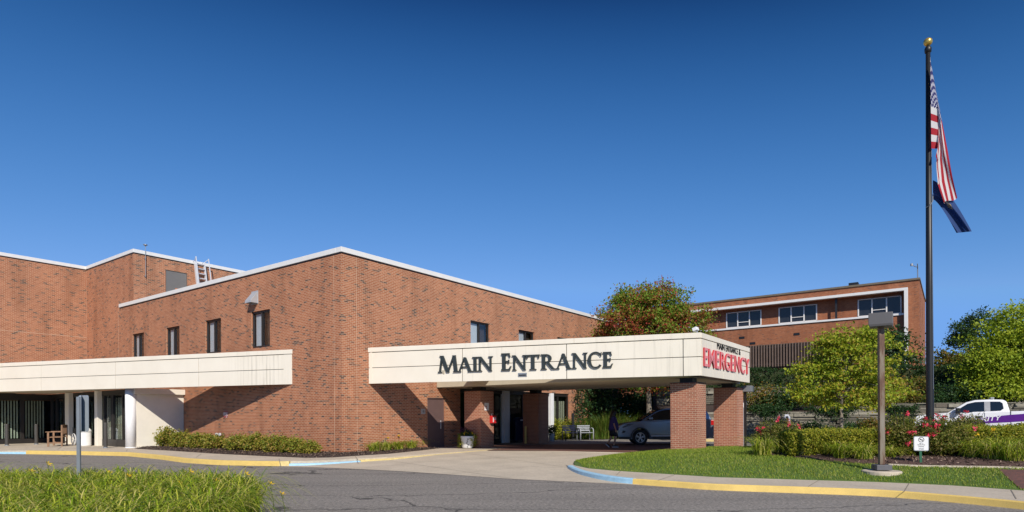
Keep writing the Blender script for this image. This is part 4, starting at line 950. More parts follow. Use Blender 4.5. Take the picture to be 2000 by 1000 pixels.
# rose bushes
def rosebush(label, loc, rx, ry, h, nfl, seed):
    t = shrub('rose_bush', label, loc, rx, ry, h, 330, 22, .055, M['rose'], 'rose bushes in the flower bed', seed, .075, 'rose bush')
    rs = np.random.default_rng(seed+100); c = shell([(0, -ry*.3, h*.62, rx*1.02, ry, h*.5)], nfl, .8, rs); c[:, 2] = np.clip(c[:, 2], .2, h*1.12)
    [leaves('blossom', [c_], 16, .028, .055, M['petal'], t, up=.2, aspect=.9, rs=rs) for c_ in c]
    rd = random.Random(seed)
    for i in range(8):
        mb = MB(); a = rd.uniform(0, 2*PI); e_ = Vector((math.cos(a)*rx*.9, math.sin(a)*ry*.8, h*rd.uniform(.95, 1.2))); mb.tube([e_*.5, e_*.8+Vector((0, 0, .1)), e_], [.007, .006, .003], 5); mb.build('cane', M['dbark'], t)
    return t
def g2(x, y): return Vector((x, y, hz(x, y)))
p = at(1520, 850, 20.5); rosebush('rounded rose bush with red blooms between the canopy pillar and the hedge end', (p.x, p.y, .35), .80, .6, 1.05, 17, 201)
p = at(1765, 850, 16.0); rosebush('rose bush with red blooms just behind the no smoking sign', (p.x, p.y, .5), .62, .55, 1.02, 16, 202)
p = at(1835, 850, 15.7); rosebush('rose bush with red blooms right of the no smoking sign, in front of the flagpole', (p.x, p.y, .5), .72, .55, .98, 14, 203)
p = at(1890, 820, 16.9); rosebush('thin tall rose bush behind the hedge, against the white pickup door', (p.x, p.y, .55), .55, .35, .98, 7, 204)
# daylily clumps
def lily(label, loc, r, h, nb, seed, group='daylily clumps in the flower bed', nm='daylily_clump', w=.014, fl=2):
    rs = np.random.default_rng(seed); t = thing(nm, label, 'daylily', loc, 0, group)
    a = rs.uniform(0, 2*PI, nb); rr = r*.38*np.sqrt(rs.uniform(0, 1, nb)); b = np.stack([rr*np.cos(a), rr*np.sin(a), np.zeros(nb)], 1)
    blades('leaf', b, h*1.3, w*1.25, M['lily'], t, lean=.85, seg=7, tip=.95, dm=.45, rs=rs)
    for i in range(fl):
        x, y = rs.uniform(-r*.5, r*.5, 2); z = h*rs.uniform(.95, 1.25); mb = MB(); mb.tube([(x*.5, y*.5, 0), (x*.8, y*.8, z*.6), (x, y, z)], [.005, .004, .003], 5); st = mb.build('stalk', M['green2'], t)
        leaves('flower', [(x, y, z)], 12, .022, .06, M['yflower'], st, up=.3, rs=rs)
    return t
M['green2'] = mat('stalk_green', (.10, .13, .03), .7)
LL = [(1492, 888, .62, .62, 'large arching daylily clump at the left end of the hedge'), (1528, 886, .45, .5, 'daylily clump below the hedge end, beside the dark mulch'), (1606, 890, .5, .5, 'daylily clump on the mulch, first left of the row by the lamp post'), (1650, 896, .55, .52, 'daylily clump on the mulch left of the lamp post, middle of three'), (1692, 899, .5, .5, 'daylily clump touching the lamp post on its left'), (1740, 896, .4, .4, 'small daylily clump immediately right of the lamp post'), (1905, 896, .55, .55, 'daylily clump right of the rose bushes, first of the right-hand group'), (1950, 900, .62, .62, 'daylily clump leaning over the edging near the right edge'), (1990, 903, .66, .66, 'tall daylily clump at the right edge of the photo'), (1930, 884, .6, .62, 'daylily clump at the hedge foot, behind the right-hand group'), (1975, 886, .6, .62, 'daylily clump at the hedge foot, far right and behind'), (2040, 900, .6, .6, 'daylily clump just beyond the right edge of the bed'), (1500, 872, .5, .55, 'daylily clump in front of the rounded rose bush')]
for i, (px, py, r, h, lab) in enumerate(LL):
    p = gndf(px, py, hz); lily(lab, (p.x, p.y+.1, p.z), r, h, 230, 300+i, fl=1 if i in (2, 6, 8) else 0)
# foreground daylilies: one dense mass
n = 85000
P = np.stack([R.uniform(-12, -3, n), R.uniform(4, 11, n)], 1)
P = P[pip(P, isl)]; ins = distpoly(P, isl+[isl[0]]); P = P[(ins > .12)]; ins = distpoly(P, isl+[isl[0]])
cl = np.stack([R.uniform(-12, -3, 420), R.uniform(4, 11, 420)], 1); dd = np.min(np.stack([np.hypot(P[:, 0]-c_[0], P[:, 1]-c_[1]) for c_ in cl]), axis=0)
P = P[dd < .36]
o = blades('daylily_bed', np.column_stack([P, np.full(len(P), .1)]), 1.06, .016, M['lily'], lean=.6, seg=7, tip=.98, dm=.5, hv=.3); tag(o, 'dense bed of arching green daylily leaves in the near left corner', 'daylily', kind='stuff')
fls = [(93, 907, 9.8, 'yellow daylily bloom on the tallest stalk, left of the bare sign post'), (60, 921, 9.6, 'pair of fading daylily blooms far left'), (110, 946, 8.6, 'yellow daylily bloom low in the leaves, left of the sign post'), (212, 924, 9.6, 'orange daylily bloom just right of the sign post'), (251, 931, 9.2, 'yellow daylily bloom second right of the sign post'), (372, 922, 9.3, 'tall twin tipped daylily bloom above the middle of the bed'), (480, 926, 9.0, 'yellow daylily bloom near the right end of the bed'), (528, 946, 8.6, 'long yellow daylily bloom at the right end of the bed'), (550, 966, 8.2, 'lowest yellow daylily bloom at the right tip of the bed'), (422, 940, 8.8, 'small yellow bloom right of the twin tipped one'), (350, 945, 8.6, 'small yellow bloom in the middle of the bed')]
for i, (px, py, Y, lab) in enumerate(fls):
    p = at(px, py, Y); t = thing('daylily_flower', lab, 'flower', (p.x, p.y, .1), 0, 'daylily flowers over the foreground bed'); z = p.z-.1
    mb = MB(); mb.tube([(.05, .03, 0), (.03, .02, z*.6), (0, 0, z)], [.006, .005, .004], 5); mb.tube([(0, 0, z-.06), (.03, 0, z-.01)], [.004, .003], 5); mb.build('stalk', M['green2'], t)
    q = MB(); rd = random.Random(i)
    tilt = Matrix.Rotation(rd.uniform(.3, 1.0), 3, 'Y') @ Matrix.Rotation(rd.uniform(0, 6), 3, 'Z')
    for k in range(6):
        a = k*PI/3; dv = Vector((math.cos(a), math.sin(a), .55)); sv = Vector((-math.sin(a), math.cos(a), 0))*.013; O = Vector((0, 0, z))
        pts_ = [tilt @ x for x in (Vector((0, 0, 0)), dv*.035+sv, dv*.062, dv*.035-sv)]; q.add([O+x for x in pts_], [(0, 1, 2, 3)])
    q.build('petal', M['yflower'], t)
# shrubs along the left brick wall
WS = [(318, 876, .80, 1.05, 'largest green shrub in front of the white side wall'), (345, 878, .6, .8, 'green shrub at the left corner of the brick wall'), (378, 880, .6, .72, 'golden shrub along the brick wall, under the canopy shadow'), (408, 881, .5, .62, 'small golden shrub just left of the brass hydrant connection'), (455, 884, .6, .70, 'golden green shrub just right of the brass hydrant connection'), (490, 885, .62, .74, 'golden green shrub in the middle of the brick wall bed'), (525, 888, .6, .72, 'golden green shrub second from the right along the wall'), (562, 889, .55, .62, 'sparse golden shrub near the building corner'), (597, 890, .42, .42, 'smallest shrub, nearest the building corner')]
for i, (px, py, r, h, lab) in enumerate(WS):
    p = gnd(px, py-3, .18); shrub('wall_shrub', lab, (p.x, p.y+.45, .17), r*.82, .5, h*.93, 110, 24, .085, M['shrub'], 'shrubs along the brick wall', 400+i, .085)
for i, (px, py, lab) in enumerate([(728, 884, 'daylily clump nearest the building corner on the right wall'), (752, 882, 'daylily clump second from the corner on the right wall'), (776, 880, 'daylily clump in the middle of the right wall row'), (800, 878, 'daylily clump fourth from the corner on the right wall'), (822, 875.5, 'daylily clump second from the side door'), (840, 873, 'daylily clump closest to the brown side door')]):
    p = gnd(px, py-1, .18); lily(lab, (p.x, p.y+.25, .17), .52, .50, 170, 450+i, 'daylily clumps along the right brick wall', w=.016, fl=1 if i in (1, 2) else 0)
# tall ornamental grass and shrubs under the canopy, at the far side of the drive
for i, (px, py, Y, r, h, lab) in enumerate([(1130, 838, 37, .8, 1.0, 'tall ornamental grass behind the white metal bench'), (1160, 850, 36, .9, 1.25, 'tall ornamental grass between the metal benches and the walking person'), (1190, 850, 36.5, .9, 1.4, 'tall ornamental grass directly behind the walking person'), (1222, 850, 37, .9, 1.35, 'tall ornamental grass behind the car bonnet'), (1262, 850, 37, .9, 1.2, 'tall ornamental grass behind the car windscreen')]):
    p = at(px, py, Y); t = thing('ornamental_grass', lab, 'grass clump', (p.x, p.y, .2), 0, 'ornamental grasses across the drive'); rs = np.random.default_rng(500+i)
    a = rs.uniform(0, 2*PI, 520); rr = r*np.sqrt(rs.uniform(0, 1, 520)); blades('blade', np.stack([rr*np.cos(a), rr*np.sin(a)*.8, np.zeros(520)], 1), h, .03, M['ograss'], t, lean=.8, seg=4, tip=.35, rs=rs)
for i, (px, Y, r, h, lab) in enumerate([(1090, 36.0, .5, 1.25, 'leafy shrub beside the white entrance post'), (1112, 37.2, .55, 1.15, 'light green shrub left of the metal benches'), (1101, 36.3, .4, .8, 'low shrub in front of the curtained window')]):
    p = at(px, 850, Y); shrub('entrance_shrub', lab, (p.x, p.y, .16), r, .45, h, 100, 18, .09, M['shrub' if i == 1 else 'hedge'], 'shrubs beside the entrance', 520+i, .09)
p = at(1136, 800, 37.6); t = thing('climbing_vine', 'dark climbing vine on the far end of the brick wall', 'vine', (p.x, p.y-.25, .2)); rs = np.random.default_rng(77)
cl = np.stack([rs.normal(0, .22, 90), rs.normal(0, .08, 90), rs.uniform(.8, 3.6, 90)], 1); leaves('foliage', cl, 9, .09, .12, M['dgreen'], t, rs=rs)
mb = MB(); mb.tube([(0, 0, 0), (.05, 0, 1.2), (-.04, 0, 2.4), (.03, 0, 3.6)], [.03, .025, .02, .01], 6); mb.build('stem', M['dbark'], t)
# ================================================================== VEHICLES
def arcpts(cx, cz, r, a0, a1, n=12): return [(cx+r*math.cos(math.radians(a0+(a1-a0)*i/n)), cz+r*math.sin(math.radians(a0+(a1-a0)*i/n))) for i in range(n+1)]
def body_from(poly, w, parent, name, matl, inset=.05, waist=None):
    cx = sum(p[0] for p in poly)/len(poly); cz = sum(p[1] for p in poly)/len(poly)
    ys = [(-w, 1), (-w+.03, 2), (-w+.10, 3), (w-.10, 3), (w-.03, 2), (w, 1)]
    rings = []
    zmax = max(p[1] for p in poly); zmin = min(p[1] for p in poly)
    for y, lv in ys:
        r = []
        for x, z in poly:
            sh = {1: .030, 2: .010, 3: 0}[lv]
            d = math.hypot(x-cx, z-cz) or 1
            zz = (z-zmin)/(zmax-zmin); yy = y
            if lv == 1: yy = math.copysign(w-.05*max(0, zz-.55)-.05*max(0, .35-zz)*1.5, y)
            r.append((x-(x-cx)/d*sh, yy, z-(z-cz)/d*sh))
        rings.append(r)
    n = len(poly); vs = [v for r in rings for v in r]; fs = []
    for k in range(len(rings)-1):
        for i in range(n): fs.append((k*n+i, k*n+(i+1) % n, (k+1)*n+(i+1) % n, (k+1)*n+i))
    fs.append(tuple(range(n))); fs.append(tuple(range((len(rings)-1)*n, len(rings)*n)))
    mb = MB(); mb.add(vs, fs); o = mb.build(name, matl, parent, smooth=True)
    e = o.modifiers.new('split', 'EDGE_SPLIT'); e.split_angle = math.radians(38); return o
def wheel(parent, x, y, r, w, side, spokes=5):
    T = Matrix.Translation((x, y, r)) @ Matrix.Rotation(PI/2, 4, 'X')
    q = MB(); q.lathe([(r*.66, -w/2), (r*.92, -w/2), (r, -w*.35), (r, w*.35), (r*.92, w/2), (r*.66, w/2), (r*.60, w*.2), (r*.60, -w*.2)], 32, T); tw = q.build('wheel', M['tyre'], parent, smooth=True)
    q = MB(); f = y+side*(w/2-.01)
    q.lathe([(r*.67, w*.5*(-side) if side < 0 else w*.5), (r*.60, w*.42*(-side) if side < 0 else -w*.42)], 32, T) if False else None
    for k in range(28):
        a0, a1 = 2*PI*k/28, 2*PI*(k+1)/28
        P_ = lambda a, rr, yy: (x+rr*math.cos(a), yy, r+rr*math.sin(a))
        q.quad(P_(a0, r*.69, f), P_(a1, r*.69, f), P_(a1, r*.61, f), P_(a0, r*.61, f)); q.quad(P_(a0, r*.61, f), P_(a1, r*.61, f), P_(a1, r*.58, f-side*.09), P_(a0, r*.58, f-side*.09))
    for k in range(spokes):
        for da in (-.16, .16):
            a = 2*PI*k/spokes+.3; a2 = a+da; q.bar((x+r*.08*math.cos(a), f-side*.02, r+r*.08*math.sin(a)), (x+r*.62*math.cos(a2), f-side*.012, r+r*.62*math.sin(a2)), .045, .03)
    q.lathe([(r*.16, -.02), (r*.13, .02)], 16, Matrix.Translation((x, f-side*.015, r)) @ Matrix.Rotation(PI/2*side*-1, 4, 'X')); q.build('rim', M['rim'], tw)
    q = MB(); q.lathe([(r*.58, -.01), (r*.58, .01)], 24, Matrix.Translation((x, f-side*.10, r)) @ Matrix.Rotation(PI/2, 4, 'X')); q.build('hub', M['black'], tw)
def cabin(poly, wf, parent, name, matl):
    n = len(poly); vs = [(x, -wf(z), z) for x, z in poly]+[(x, wf(z), z) for x, z in poly]
    fs = [tuple(range(n)), tuple(range(2*n-1, n-1, -1))]+[(i, (i+1) % n, n+(i+1) % n, n+i) for i in range(n)]
    mb = MB(); mb.add(vs, fs); o = mb.build(name, matl, parent, smooth=True); b = o.modifiers.new('bevel', 'BEVEL'); b.width = .05; b.segments = 3; b.limit_method = 'ANGLE'; b.angle_limit = .7
    e = o.modifiers.new('split', 'EDGE_SPLIT'); e.split_angle = math.radians(40); return o
def sidepanel(pts, wf, parent, name, matl, out=.012, sides=(-1, 1), th=.008):
    for sgn in sides:
        mb = MB(); n = len(pts); vs = [(x, sgn*(wf(z)+out), z) for x, z in pts]+[(x, sgn*(wf(z)+out-th), z) for x, z in pts]
        mb.add(vs, [tuple(range(n)), tuple(range(2*n-1, n-1, -1))]+[(i, (i+1) % n, n+(i+1) % n, n+i) for i in range(n)]); mb.build(name, matl, parent)
# ---- parked silver SUV under the canopy
cp_ = at(1202, 850, 29.6)
CAR = thing('parked_car', 'silver grey SUV parked nose left under the entrance canopy', 'car', (cp_.x, cp_.y, .158), math.radians(-4)); CAR.scale = (.955, 1, 1.02)
poly = [(.05, .36), (.0, .52), (.02, .74), (.10, .90), (.32, 1.0), (.75, 1.07), (1.30, 1.12), (2.2, 1.14), (3.3, 1.17), (4.35, 1.20), (4.66, 1.14), (4.74, .90), (4.73, .5), (4.6, .34), (4.3, .30)]
poly += arcpts(3.88, .36, .43, -8, 188)+[(3.40, .27), (1.58, .27)]+arcpts(1.12, .36, .43, -10, 190)+[(.6, .27), (.3, .28)]
body_from(poly, .95, CAR, 'body', M['silver'])
wf = lambda z: .90-.34*max(0, z-1.08)
cb = cabin([(1.10, 1.09), (1.50, 1.33), (1.95, 1.58), (2.4, 1.70), (3.2, 1.71), (4.0, 1.66), (4.38, 1.58), (4.62, 1.16)], wf, CAR, 'cabin', M['silver'])
sidepanel([(1.45, 1.17), (1.72, 1.38), (2.05, 1.56), (2.42, 1.64), (2.62, 1.65), (2.62, 1.18)], wf, CAR, 'side_window', M['carglass'])
sidepanel([(2.72, 1.18), (2.72, 1.65), (3.2, 1.65), (3.62, 1.62), (3.62, 1.20)], wf, CAR, 'side_window', M['carglass'])
sidepanel([(3.70, 1.21), (3.70, 1.61), (4.10, 1.56), (4.28, 1.50), (4.30, 1.24)], wf, CAR, 'side_window', M['carglass'])
q = MB(); A_ = [(1.14, 1.125), (1.52, 1.355), (1.94, 1.588), (2.28, 1.675)]
for a, b in zip(A_[:-1], A_[1:]): q.quad((a[0]-.02, -wf(a[1])+.07, a[1]+.02), (b[0]-.02, -wf(b[1])+.07, b[1]+.02), (b[0]-.02, wf(b[1])-.07, b[1]+.02), (a[0]-.02, wf(a[1])-.07, a[1]+.02))
q.build('windscreen', M['carglass'], CAR, smooth=True)
for x in (1.12, 3.88):
    for sgn in (-1, 1): wheel(CAR, x, sgn*.83, .36, .24, sgn)
for sgn in (-1, 1):
    q = MB(); q.prism([(.06, .80), (.12, .92), (.55, .985), (.80, 1.0), (.62, .90), (.3, .82)], lambda x, z, d: (x, sgn*(.93-.0*x+d-.25*max(0, .3-x)), z), -.05, .028); q.build('headlight', mat('dark_headlamp', (.10, .10, .11), .12, metal=.4), CAR, bevel=.01)
    q = MB(); q.box((1.52, sgn*.90, 1.17), (1.72, sgn*1.12, 1.31)); q.build('mirror', M['silver'], CAR, bevel=.04)
    q = MB(); q.box((4.52, sgn*.70, .92), (4.77, sgn*.955, 1.16)); q.build('tail_light', M['redlamp'], CAR, bevel=.02)
    q = MB(); q.box((2.42, sgn*.955, .97), (2.62, sgn*.985, 1.0)); q.box((3.42, sgn*.955, .99), (3.62, sgn*.985, 1.02)); q.build('door_handle', M['silver'], CAR, bevel=.008)
    q = MB(); q.box((1.7, sgn*.93, .27), (3.35, sgn*.962, .40)); q.box((1.65, sgn*.945, .42), (3.3, sgn*.96, .45), m=1); q.build('sill', [M['black'], M['alu']], CAR, bevel=.006)
q = MB(); q.box((-.012, -.62, .55), (.05, .62, .86)); q.box((-.01, -.75, .33), (.06, .75, .50)); q.build('grille', M['black'], CAR, bevel=.02)
for sgn in (-1, 1):
    q = MB(); pa = arcpts(1.12, .36, .485, 0, 180, 14); pb = arcpts(1.12, .36, .425, 0, 180, 14)
    for i in range(14): q.prism([pa[i], pa[i+1], pb[i+1], pb[i]], lambda x, z, d: (x, sgn*(.945+d), z), 0, .018)
    q.box((.08, sgn*.80, .285), (.66, sgn*.956, .40)); q.build('wheel_arch_trim', M['black'], CAR)
    q = MB(); q.prism([(.10, .55), (.34, .58), (.42, .68), (.14, .70)], lambda x, z, d: (x, sgn*(.935-.28*max(0, .3-x)+d), z), 0, .03); q.build('fog_lamp', M['black'], CAR)
q = MB(); q.box((4.3, -.7, .35), (.6, .7, .30)); q.box((.7, -.80, .3), (4.4, .80, .7)); q.build('underbody', M['black'], CAR)
# ---- white pickup at right
tp = at(1852, 850, 30.0)
TRK = thing('pickup_truck', 'white pickup truck with purple SECURITY stripe, parked behind the hedge at right', 'pickup truck', (tp.x-1.40*.83, tp.y+1.40*.57, .158), math.radians(-34.5)); TRK.scale = (.93, 1, 1.05)
poly = [(.02, .55), (.0, .80), (.04, 1.12), (.14, 1.24), (.5, 1.30), (1.1, 1.36), (1.5, 1.39), (2.5, 1.40), (4.0, 1.43), (4.02, 1.44), (5.80, 1.50), (5.86, 1.46), (5.86, .62), (5.7, .55)]
poly += arcpts(4.75, .42, .50, -5, 185)+[(4.2, .45), (1.75, .45)]+arcpts(1.05, .42, .50, -5, 185)+[(.45, .45)]
body_from(poly, 1.0, TRK, 'body', M['wpaint'])
wt = lambda z: .97-.30*max(0, z-1.38)
cabin([(1.42, 1.36), (1.85, 1.62), (2.25, 1.86), (2.62, 1.955), (3.2, 1.975), (3.72, 1.955), (3.86, 1.88), (3.99, 1.40)], wt, TRK, 'cabin', M['wpaint'])
sidepanel([(1.76, 1.36), (1.90, 1.53), (2.30, 1.79), (2.62, 1.865), (2.98, 1.875), (2.98, 1.44), (2.55, 1.43), (2.30, 1.37)], wt, TRK, 'side_window', M['carglass'])
sidepanel([(3.22, 1.45), (3.22, 1.875), (3.60, 1.87), (3.70, 1.80), (3.74, 1.56), (3.62, 1.47)], wt, TRK, 'side_window', M['carglass'])
sidepanel([(2.99, 1.44), (2.99, 1.876), (3.215, 1.876), (3.215, 1.45)], wt, TRK, 'door_pillar', mat('grey_pillar', (.35, .35, .36), .4), out=.006)
q = MB(); A_ = [(1.46, 1.40), (1.86, 1.645), (2.24, 1.872), (2.5, 1.94)]
for a, b in zip(A_[:-1], A_[1:]): q.quad((a[0]-.02, -wt(a[1])+.08, a[1]+.015), (b[0]-.02, -wt(b[1])+.08, b[1]+.015), (b[0]-.02, wt(b[1])-.08, b[1]+.015), (a[0]-.02, wt(a[1])-.08, a[1]+.015))
q.build('windscreen', M['carglass'], TRK, smooth=True)
for x in (1.05, 4.75):
    for sgn in (-1, 1): wheel(TRK, x, sgn*.86, .42, .28, sgn, 6)
for sgn in (-1, 1):
    q = MB(); q.box((1.80, sgn*.99, 1.34), (2.0, sgn*1.22, 1.60)); q.build('mirror', M['black'], TRK, bevel=.03)
    q = MB(); q.box((2.62, sgn*1.0, 1.20), (2.90, sgn*1.035, 1.235)); q.build('door_handle', M['black'], TRK, bevel=.008)
    q = MB(); q.box((-.01, sgn*.66, .92), (.16, sgn*.99, 1.14)); q.build('headlight', M['lampglass'], TRK, bevel=.02)
    q = MB(); q.box((5.78, sgn*.80, .95), (5.88, sgn*1.005, 1.36)); q.build('tail_light', M['redlamp'], TRK, bevel=.02)
q = MB(); q.box((3.28, -.2, 1.965), (3.42, .2, 2.0)); q.box((3.25, -.55, 2.01), (3.40, .55, 2.07)); q.build('light_bar', M['hood'], TRK, bevel=.01)
q = MB(); q.box((-.015, -.62, .72), (.06, .62, 1.10)); q.build('grille', M['black'], TRK, bevel=.02)
q = MB(); q.box((.6, -.85, .38), (5.5, .85, .8)); q.build('underbody', M['black'], TRK)
q = MB()
for sgn in (-1, 1):
    q.box((3.998, sgn*.94, .7), (4.018, sgn*1.004, 1.45)); q.box((2.985, sgn*.95, .7), (2.995, sgn*1.004, 1.38)); q.box((1.70, sgn*.95, .75), (1.71, sgn*1.004, 1.36))
q.build('panel_gap', M['black'], TRK)
for sgn in (-1,):
    q = MB(); n_ = 0
    st_ = [((1.7, .96), (1.7, 1.02)), ((2.6, 1.02), (2.6, 1.14)), ((3.2, 1.05), (3.2, 1.205)), ((4.0, 1.09), (4.0, 1.285)), ((5.0, 1.16), (5.0, 1.37)), ((5.8, 1.24), (5.8, 1.42))]
    for (a, b), (c, d) in zip(st_[:-1], st_[1:]):
        Y_ = -1.0065; q.quad((a[0], Y_, a[1]-.12), (c[0], Y_, c[1]-.12), (d[0], Y_, d[1]), (b[0], Y_, b[1]))
    q.build('stripe', M['purple'], TRK)
    vs, fs = textmesh('SECURITY', .30, .004, .004); mx_ = max(v[0] for v in vs)
    k = 1.62/mx_; mb = MB(); mb.add([(1.98+x*k+y*.25, -1.0085-z*.3, .905+y*.95+(x*k)*.095) for x, y, z in vs], fs); mb.build('lettering', M['paint_w'], TRK)

# ================================================================== PERSON walking under the canopy
pp0 = gnd(1197, 873.5, .168)
PER = thing('person', 'person with long black hair in purple shirt and black shorts, walking to the car', 'person', (pp0.x, pp0.y, .168), math.radians(8))
def skin(name, verts, edges, rad, matl, parent, sub=2, root=0):
    me = bpy.data.meshes.new(name); me.from_pydata(verts, edges, []); o = link(name, me, parent); me.materials.append(matl)
    o.modifiers.new('skin', 'SKIN'); me.skin_vertices.new() if not me.skin_vertices else None
    for i, r in enumerate(rad): me.skin_vertices[0].data[i].radius = (r, r) if isinstance(r, (int, float)) else r
    me.skin_vertices[0].data[root].use_root = True
    s = o.modifiers.new('sub', 'SUBSURF'); s.levels = sub; s.render_levels = sub
    for m_ in o.modifiers:
        if m_.type == 'SKIN': m_.use_smooth_shade = True
    return o
# x = walking direction (to the right), y away from the camera
V = [(0, 0, .84), (0, 0, .98), (.01, 0, 1.16), (.02, 0, 1.30), (.03, 0, 1.36), (.05, 0, 1.46), (.055, 0, 1.54),
     (.02, -.085, .80), (.10, -.09, .45), (.02, -.09, .10), (.0, -.09, .055), (.13, -.095, .035),
     (-.01, .085, .80), (-.02, .09, .46), (-.20, .09, .18), (-.24, .09, .13), (-.15, .09, .04),
     (.02, -.165, 1.28), (-.01, -.20, 1.03), (.06, -.205, .82), (.075, -.205, .77),
     (.02, .165, 1.28), (.06, .20, 1.04), (.16, .19, .86), (.19, .185, .82)]
E = [(0, 1), (1, 2), (2, 3), (3, 4), (4, 5), (5, 6), (0, 7), (7, 8), (8, 9), (9, 10), (10, 11), (0, 12), (12, 13), (13, 14), (14, 15), (15, 16), (3, 17), (17, 18), (18, 19), (19, 20), (3, 21), (21, 22), (22, 23), (23, 24)]
Rr = [.13, .13, .125, .11, .05, .085, .075, .085, .055, .036, .036, .026, .085, .055, .036, .036, .026, .05, .038, .028, .026, .05, .038, .028, .026]
for (w0, side) in ((20, -.205), (24, .185)):
    bx_, bz_ = V[w0][0], V[w0][2]
    for j, (dx, dz, L) in enumerate([(-.022, 0, .075), (-.007, 0, .085), (.008, 0, .08), (.022, .004, .062)]):
        i0 = len(V); V += [(bx_+dx, side, bz_-.04), (bx_+dx+.008, side, bz_-.04-L*.6), (bx_+dx+.022, side, bz_-.04-L)]; E += [(w0, i0), (i0, i0+1), (i0+1, i0+2)]; Rr += [.009, .008, .007]
    i0 = len(V); V += [(bx_+.034, side+.01, bz_-.02), (bx_+.048, side+.014, bz_-.055)]; E += [(w0, i0), (i0, i0+1)]; Rr += [.010, .008]
skin('body', V, E, Rr, M['skin'], PER)
# shirt, shorts: lathed shells that follow the torso
def rings(name, rs_, matl, parent, n=20):
    mb = MB(); vs = []; fs = []
    for (cx, cy, z, rx, ry) in rs_:
        for k in range(n): a = 2*PI*k/n; vs.append((cx+rx*math.cos(a), cy+ry*math.sin(a), z))
    for i in range(len(rs_)-1):
        for k in range(n): fs.append((i*n+k, i*n+(k+1) % n, (i+1)*n+(k+1) % n, (i+1)*n+k))
    mb.add(vs, fs); o = mb.build(name, matl, parent, smooth=True); s = o.modifiers.new('thick', 'SOLIDIFY'); s.thickness = .008; return o
shx = [(.03, 0, .74, .215, .20), (.04, 0, .84, .225, .20), (.045, 0, .98, .215, .19), (.035, 0, 1.12, .18, .185), (.02, 0, 1.24, .155, .185), (.02, 0, 1.33, .12, .17), (.025, 0, 1.385, .06, .075)]
sh = rings('shirt', shx, M['shirt'], PER)
mb = MB(); mb.tube([(.02, -.15, 1.30), (.01, -.19, 1.18), (-.005, -.21, 1.05)], [.075, .075, .07], 12, caps=False); mb.tube([(.02, .15, 1.30), (.045, .19, 1.18), (.06, .205, 1.05)], [.075, .075, .07], 12, caps=False); mb.build('sleeve', M['shirt'], PER, smooth=True)
rings('shorts', [(.06, -.095, .50, .105, .10), (.04, -.09, .64, .115, .105), (.01, -.05, .80, .15, .14), (.0, 0, .90, .16, .15)], M['shorts'], PER); rings('shorts', [(.0, .095, .50, .105, .10), (.0, .09, .64, .115, .105), (.0, .05, .80, .15, .14), (.0, 0, .90, .16, .15)], M['shorts'], PER)
hv = [(.03, 0, 1.605), (.02, 0, 1.56), (.0, 0, 1.48), (-.03, 0, 1.38), (-.04, 0, 1.26), (-.04, 0, 1.18)]
rings('hair', [(.05, 0, 1.635, .012, .012), (.045, 0, 1.62, .065, .06), (.035, 0, 1.56, .11, .10), (.02, 0, 1.48, .112, .11), (-.01, 0, 1.38, .115, .13), (-.03, 0, 1.28, .12, .14), (-.035, 0, 1.18, .115, .125), (-.03, 0, 1.13, .08, .09)], M['hair'], PER)
q = MB(); q.box((.155, -.012, 1.49), (.178, .012, 1.52)); q.build('nose', M['skin'], PER, bevel=.008)
for (x, y, z, rot) in ((.06, -.09, .0, 0), (-.22, .09, .05, -.75)):
    T = Matrix.Translation((x, y, z+.0)) @ Matrix.Rotation(-rot, 4, 'Y')
    q = MB(); q.box((-.11, -.045, 0), (.16, .045, .028), T=T, m=1); q.box((-.10, -.042, .028), (.10, .042, .095), T=T); q.box((.10, -.04, .028), (.155, .04, .06), T=T); q.build('shoe', [M['ink'], M['paint_w']], PER, bevel=.012)

# ================================================================== FLAGPOLE AND FLAGS
FY = 17.6
fpb = at(1816.5, 800, FY); fz = zl(fpb.x, fpb.y)
FP = thing('flagpole', 'tall black flagpole with a gold ball, rising behind the rose bushes', 'flagpole', (fpb.x, fpb.y, fz))
topp = at(1812.5, 98, FY); hx = topp.x-fpb.x; HP_ = topp.z-fz
q = MB(); q.tube([(0, 0, -.3), (0, 0, .0), (hx*.4, 0, HP_*.4), (hx, 0, HP_)], [.105, .105, .088, .058], 18); q.build('pole', M['black'], FP, smooth=True)
q = MB(); q.lathe([(.05, -.02), (.085, .0), (.09, .10), (.06, .16), (.03, .20)], 16, Matrix.Translation((hx, 0, HP_-.06))); q.build('truck_cap', M['black'], FP, smooth=True)
q = MB(); pr = [(.004, -.115)]+[(.115*math.cos(a), .115*math.sin(a)) for a in np.linspace(-1.4, 1.4, 12)]+[(.004, .115)]; q.lathe(pr, 20, Matrix.Translation((hx, 0, HP_+.235))); q.build('ball_finial', M['gold'], FP, smooth=True)
q = MB(); pc = lambda px, py, dy=0: at(px, py, FY+dy)-Vector((fpb.x, fpb.y, fz))
q.tube([pc(1817, 112, -.06), pc(1819, 250, -.09), pc(1821, 500, -.11), pc(1823, 760, -.12)], .006, 5)
ch = [pc(1822, 380), pc(1822, 392, -.1), pc(1816, 402, -.14), pc(1809, 405, -.05), pc(1808, 404, .08)]; q.tube(ch, .012, 6); q.build('halyard', M['steel'], FP)
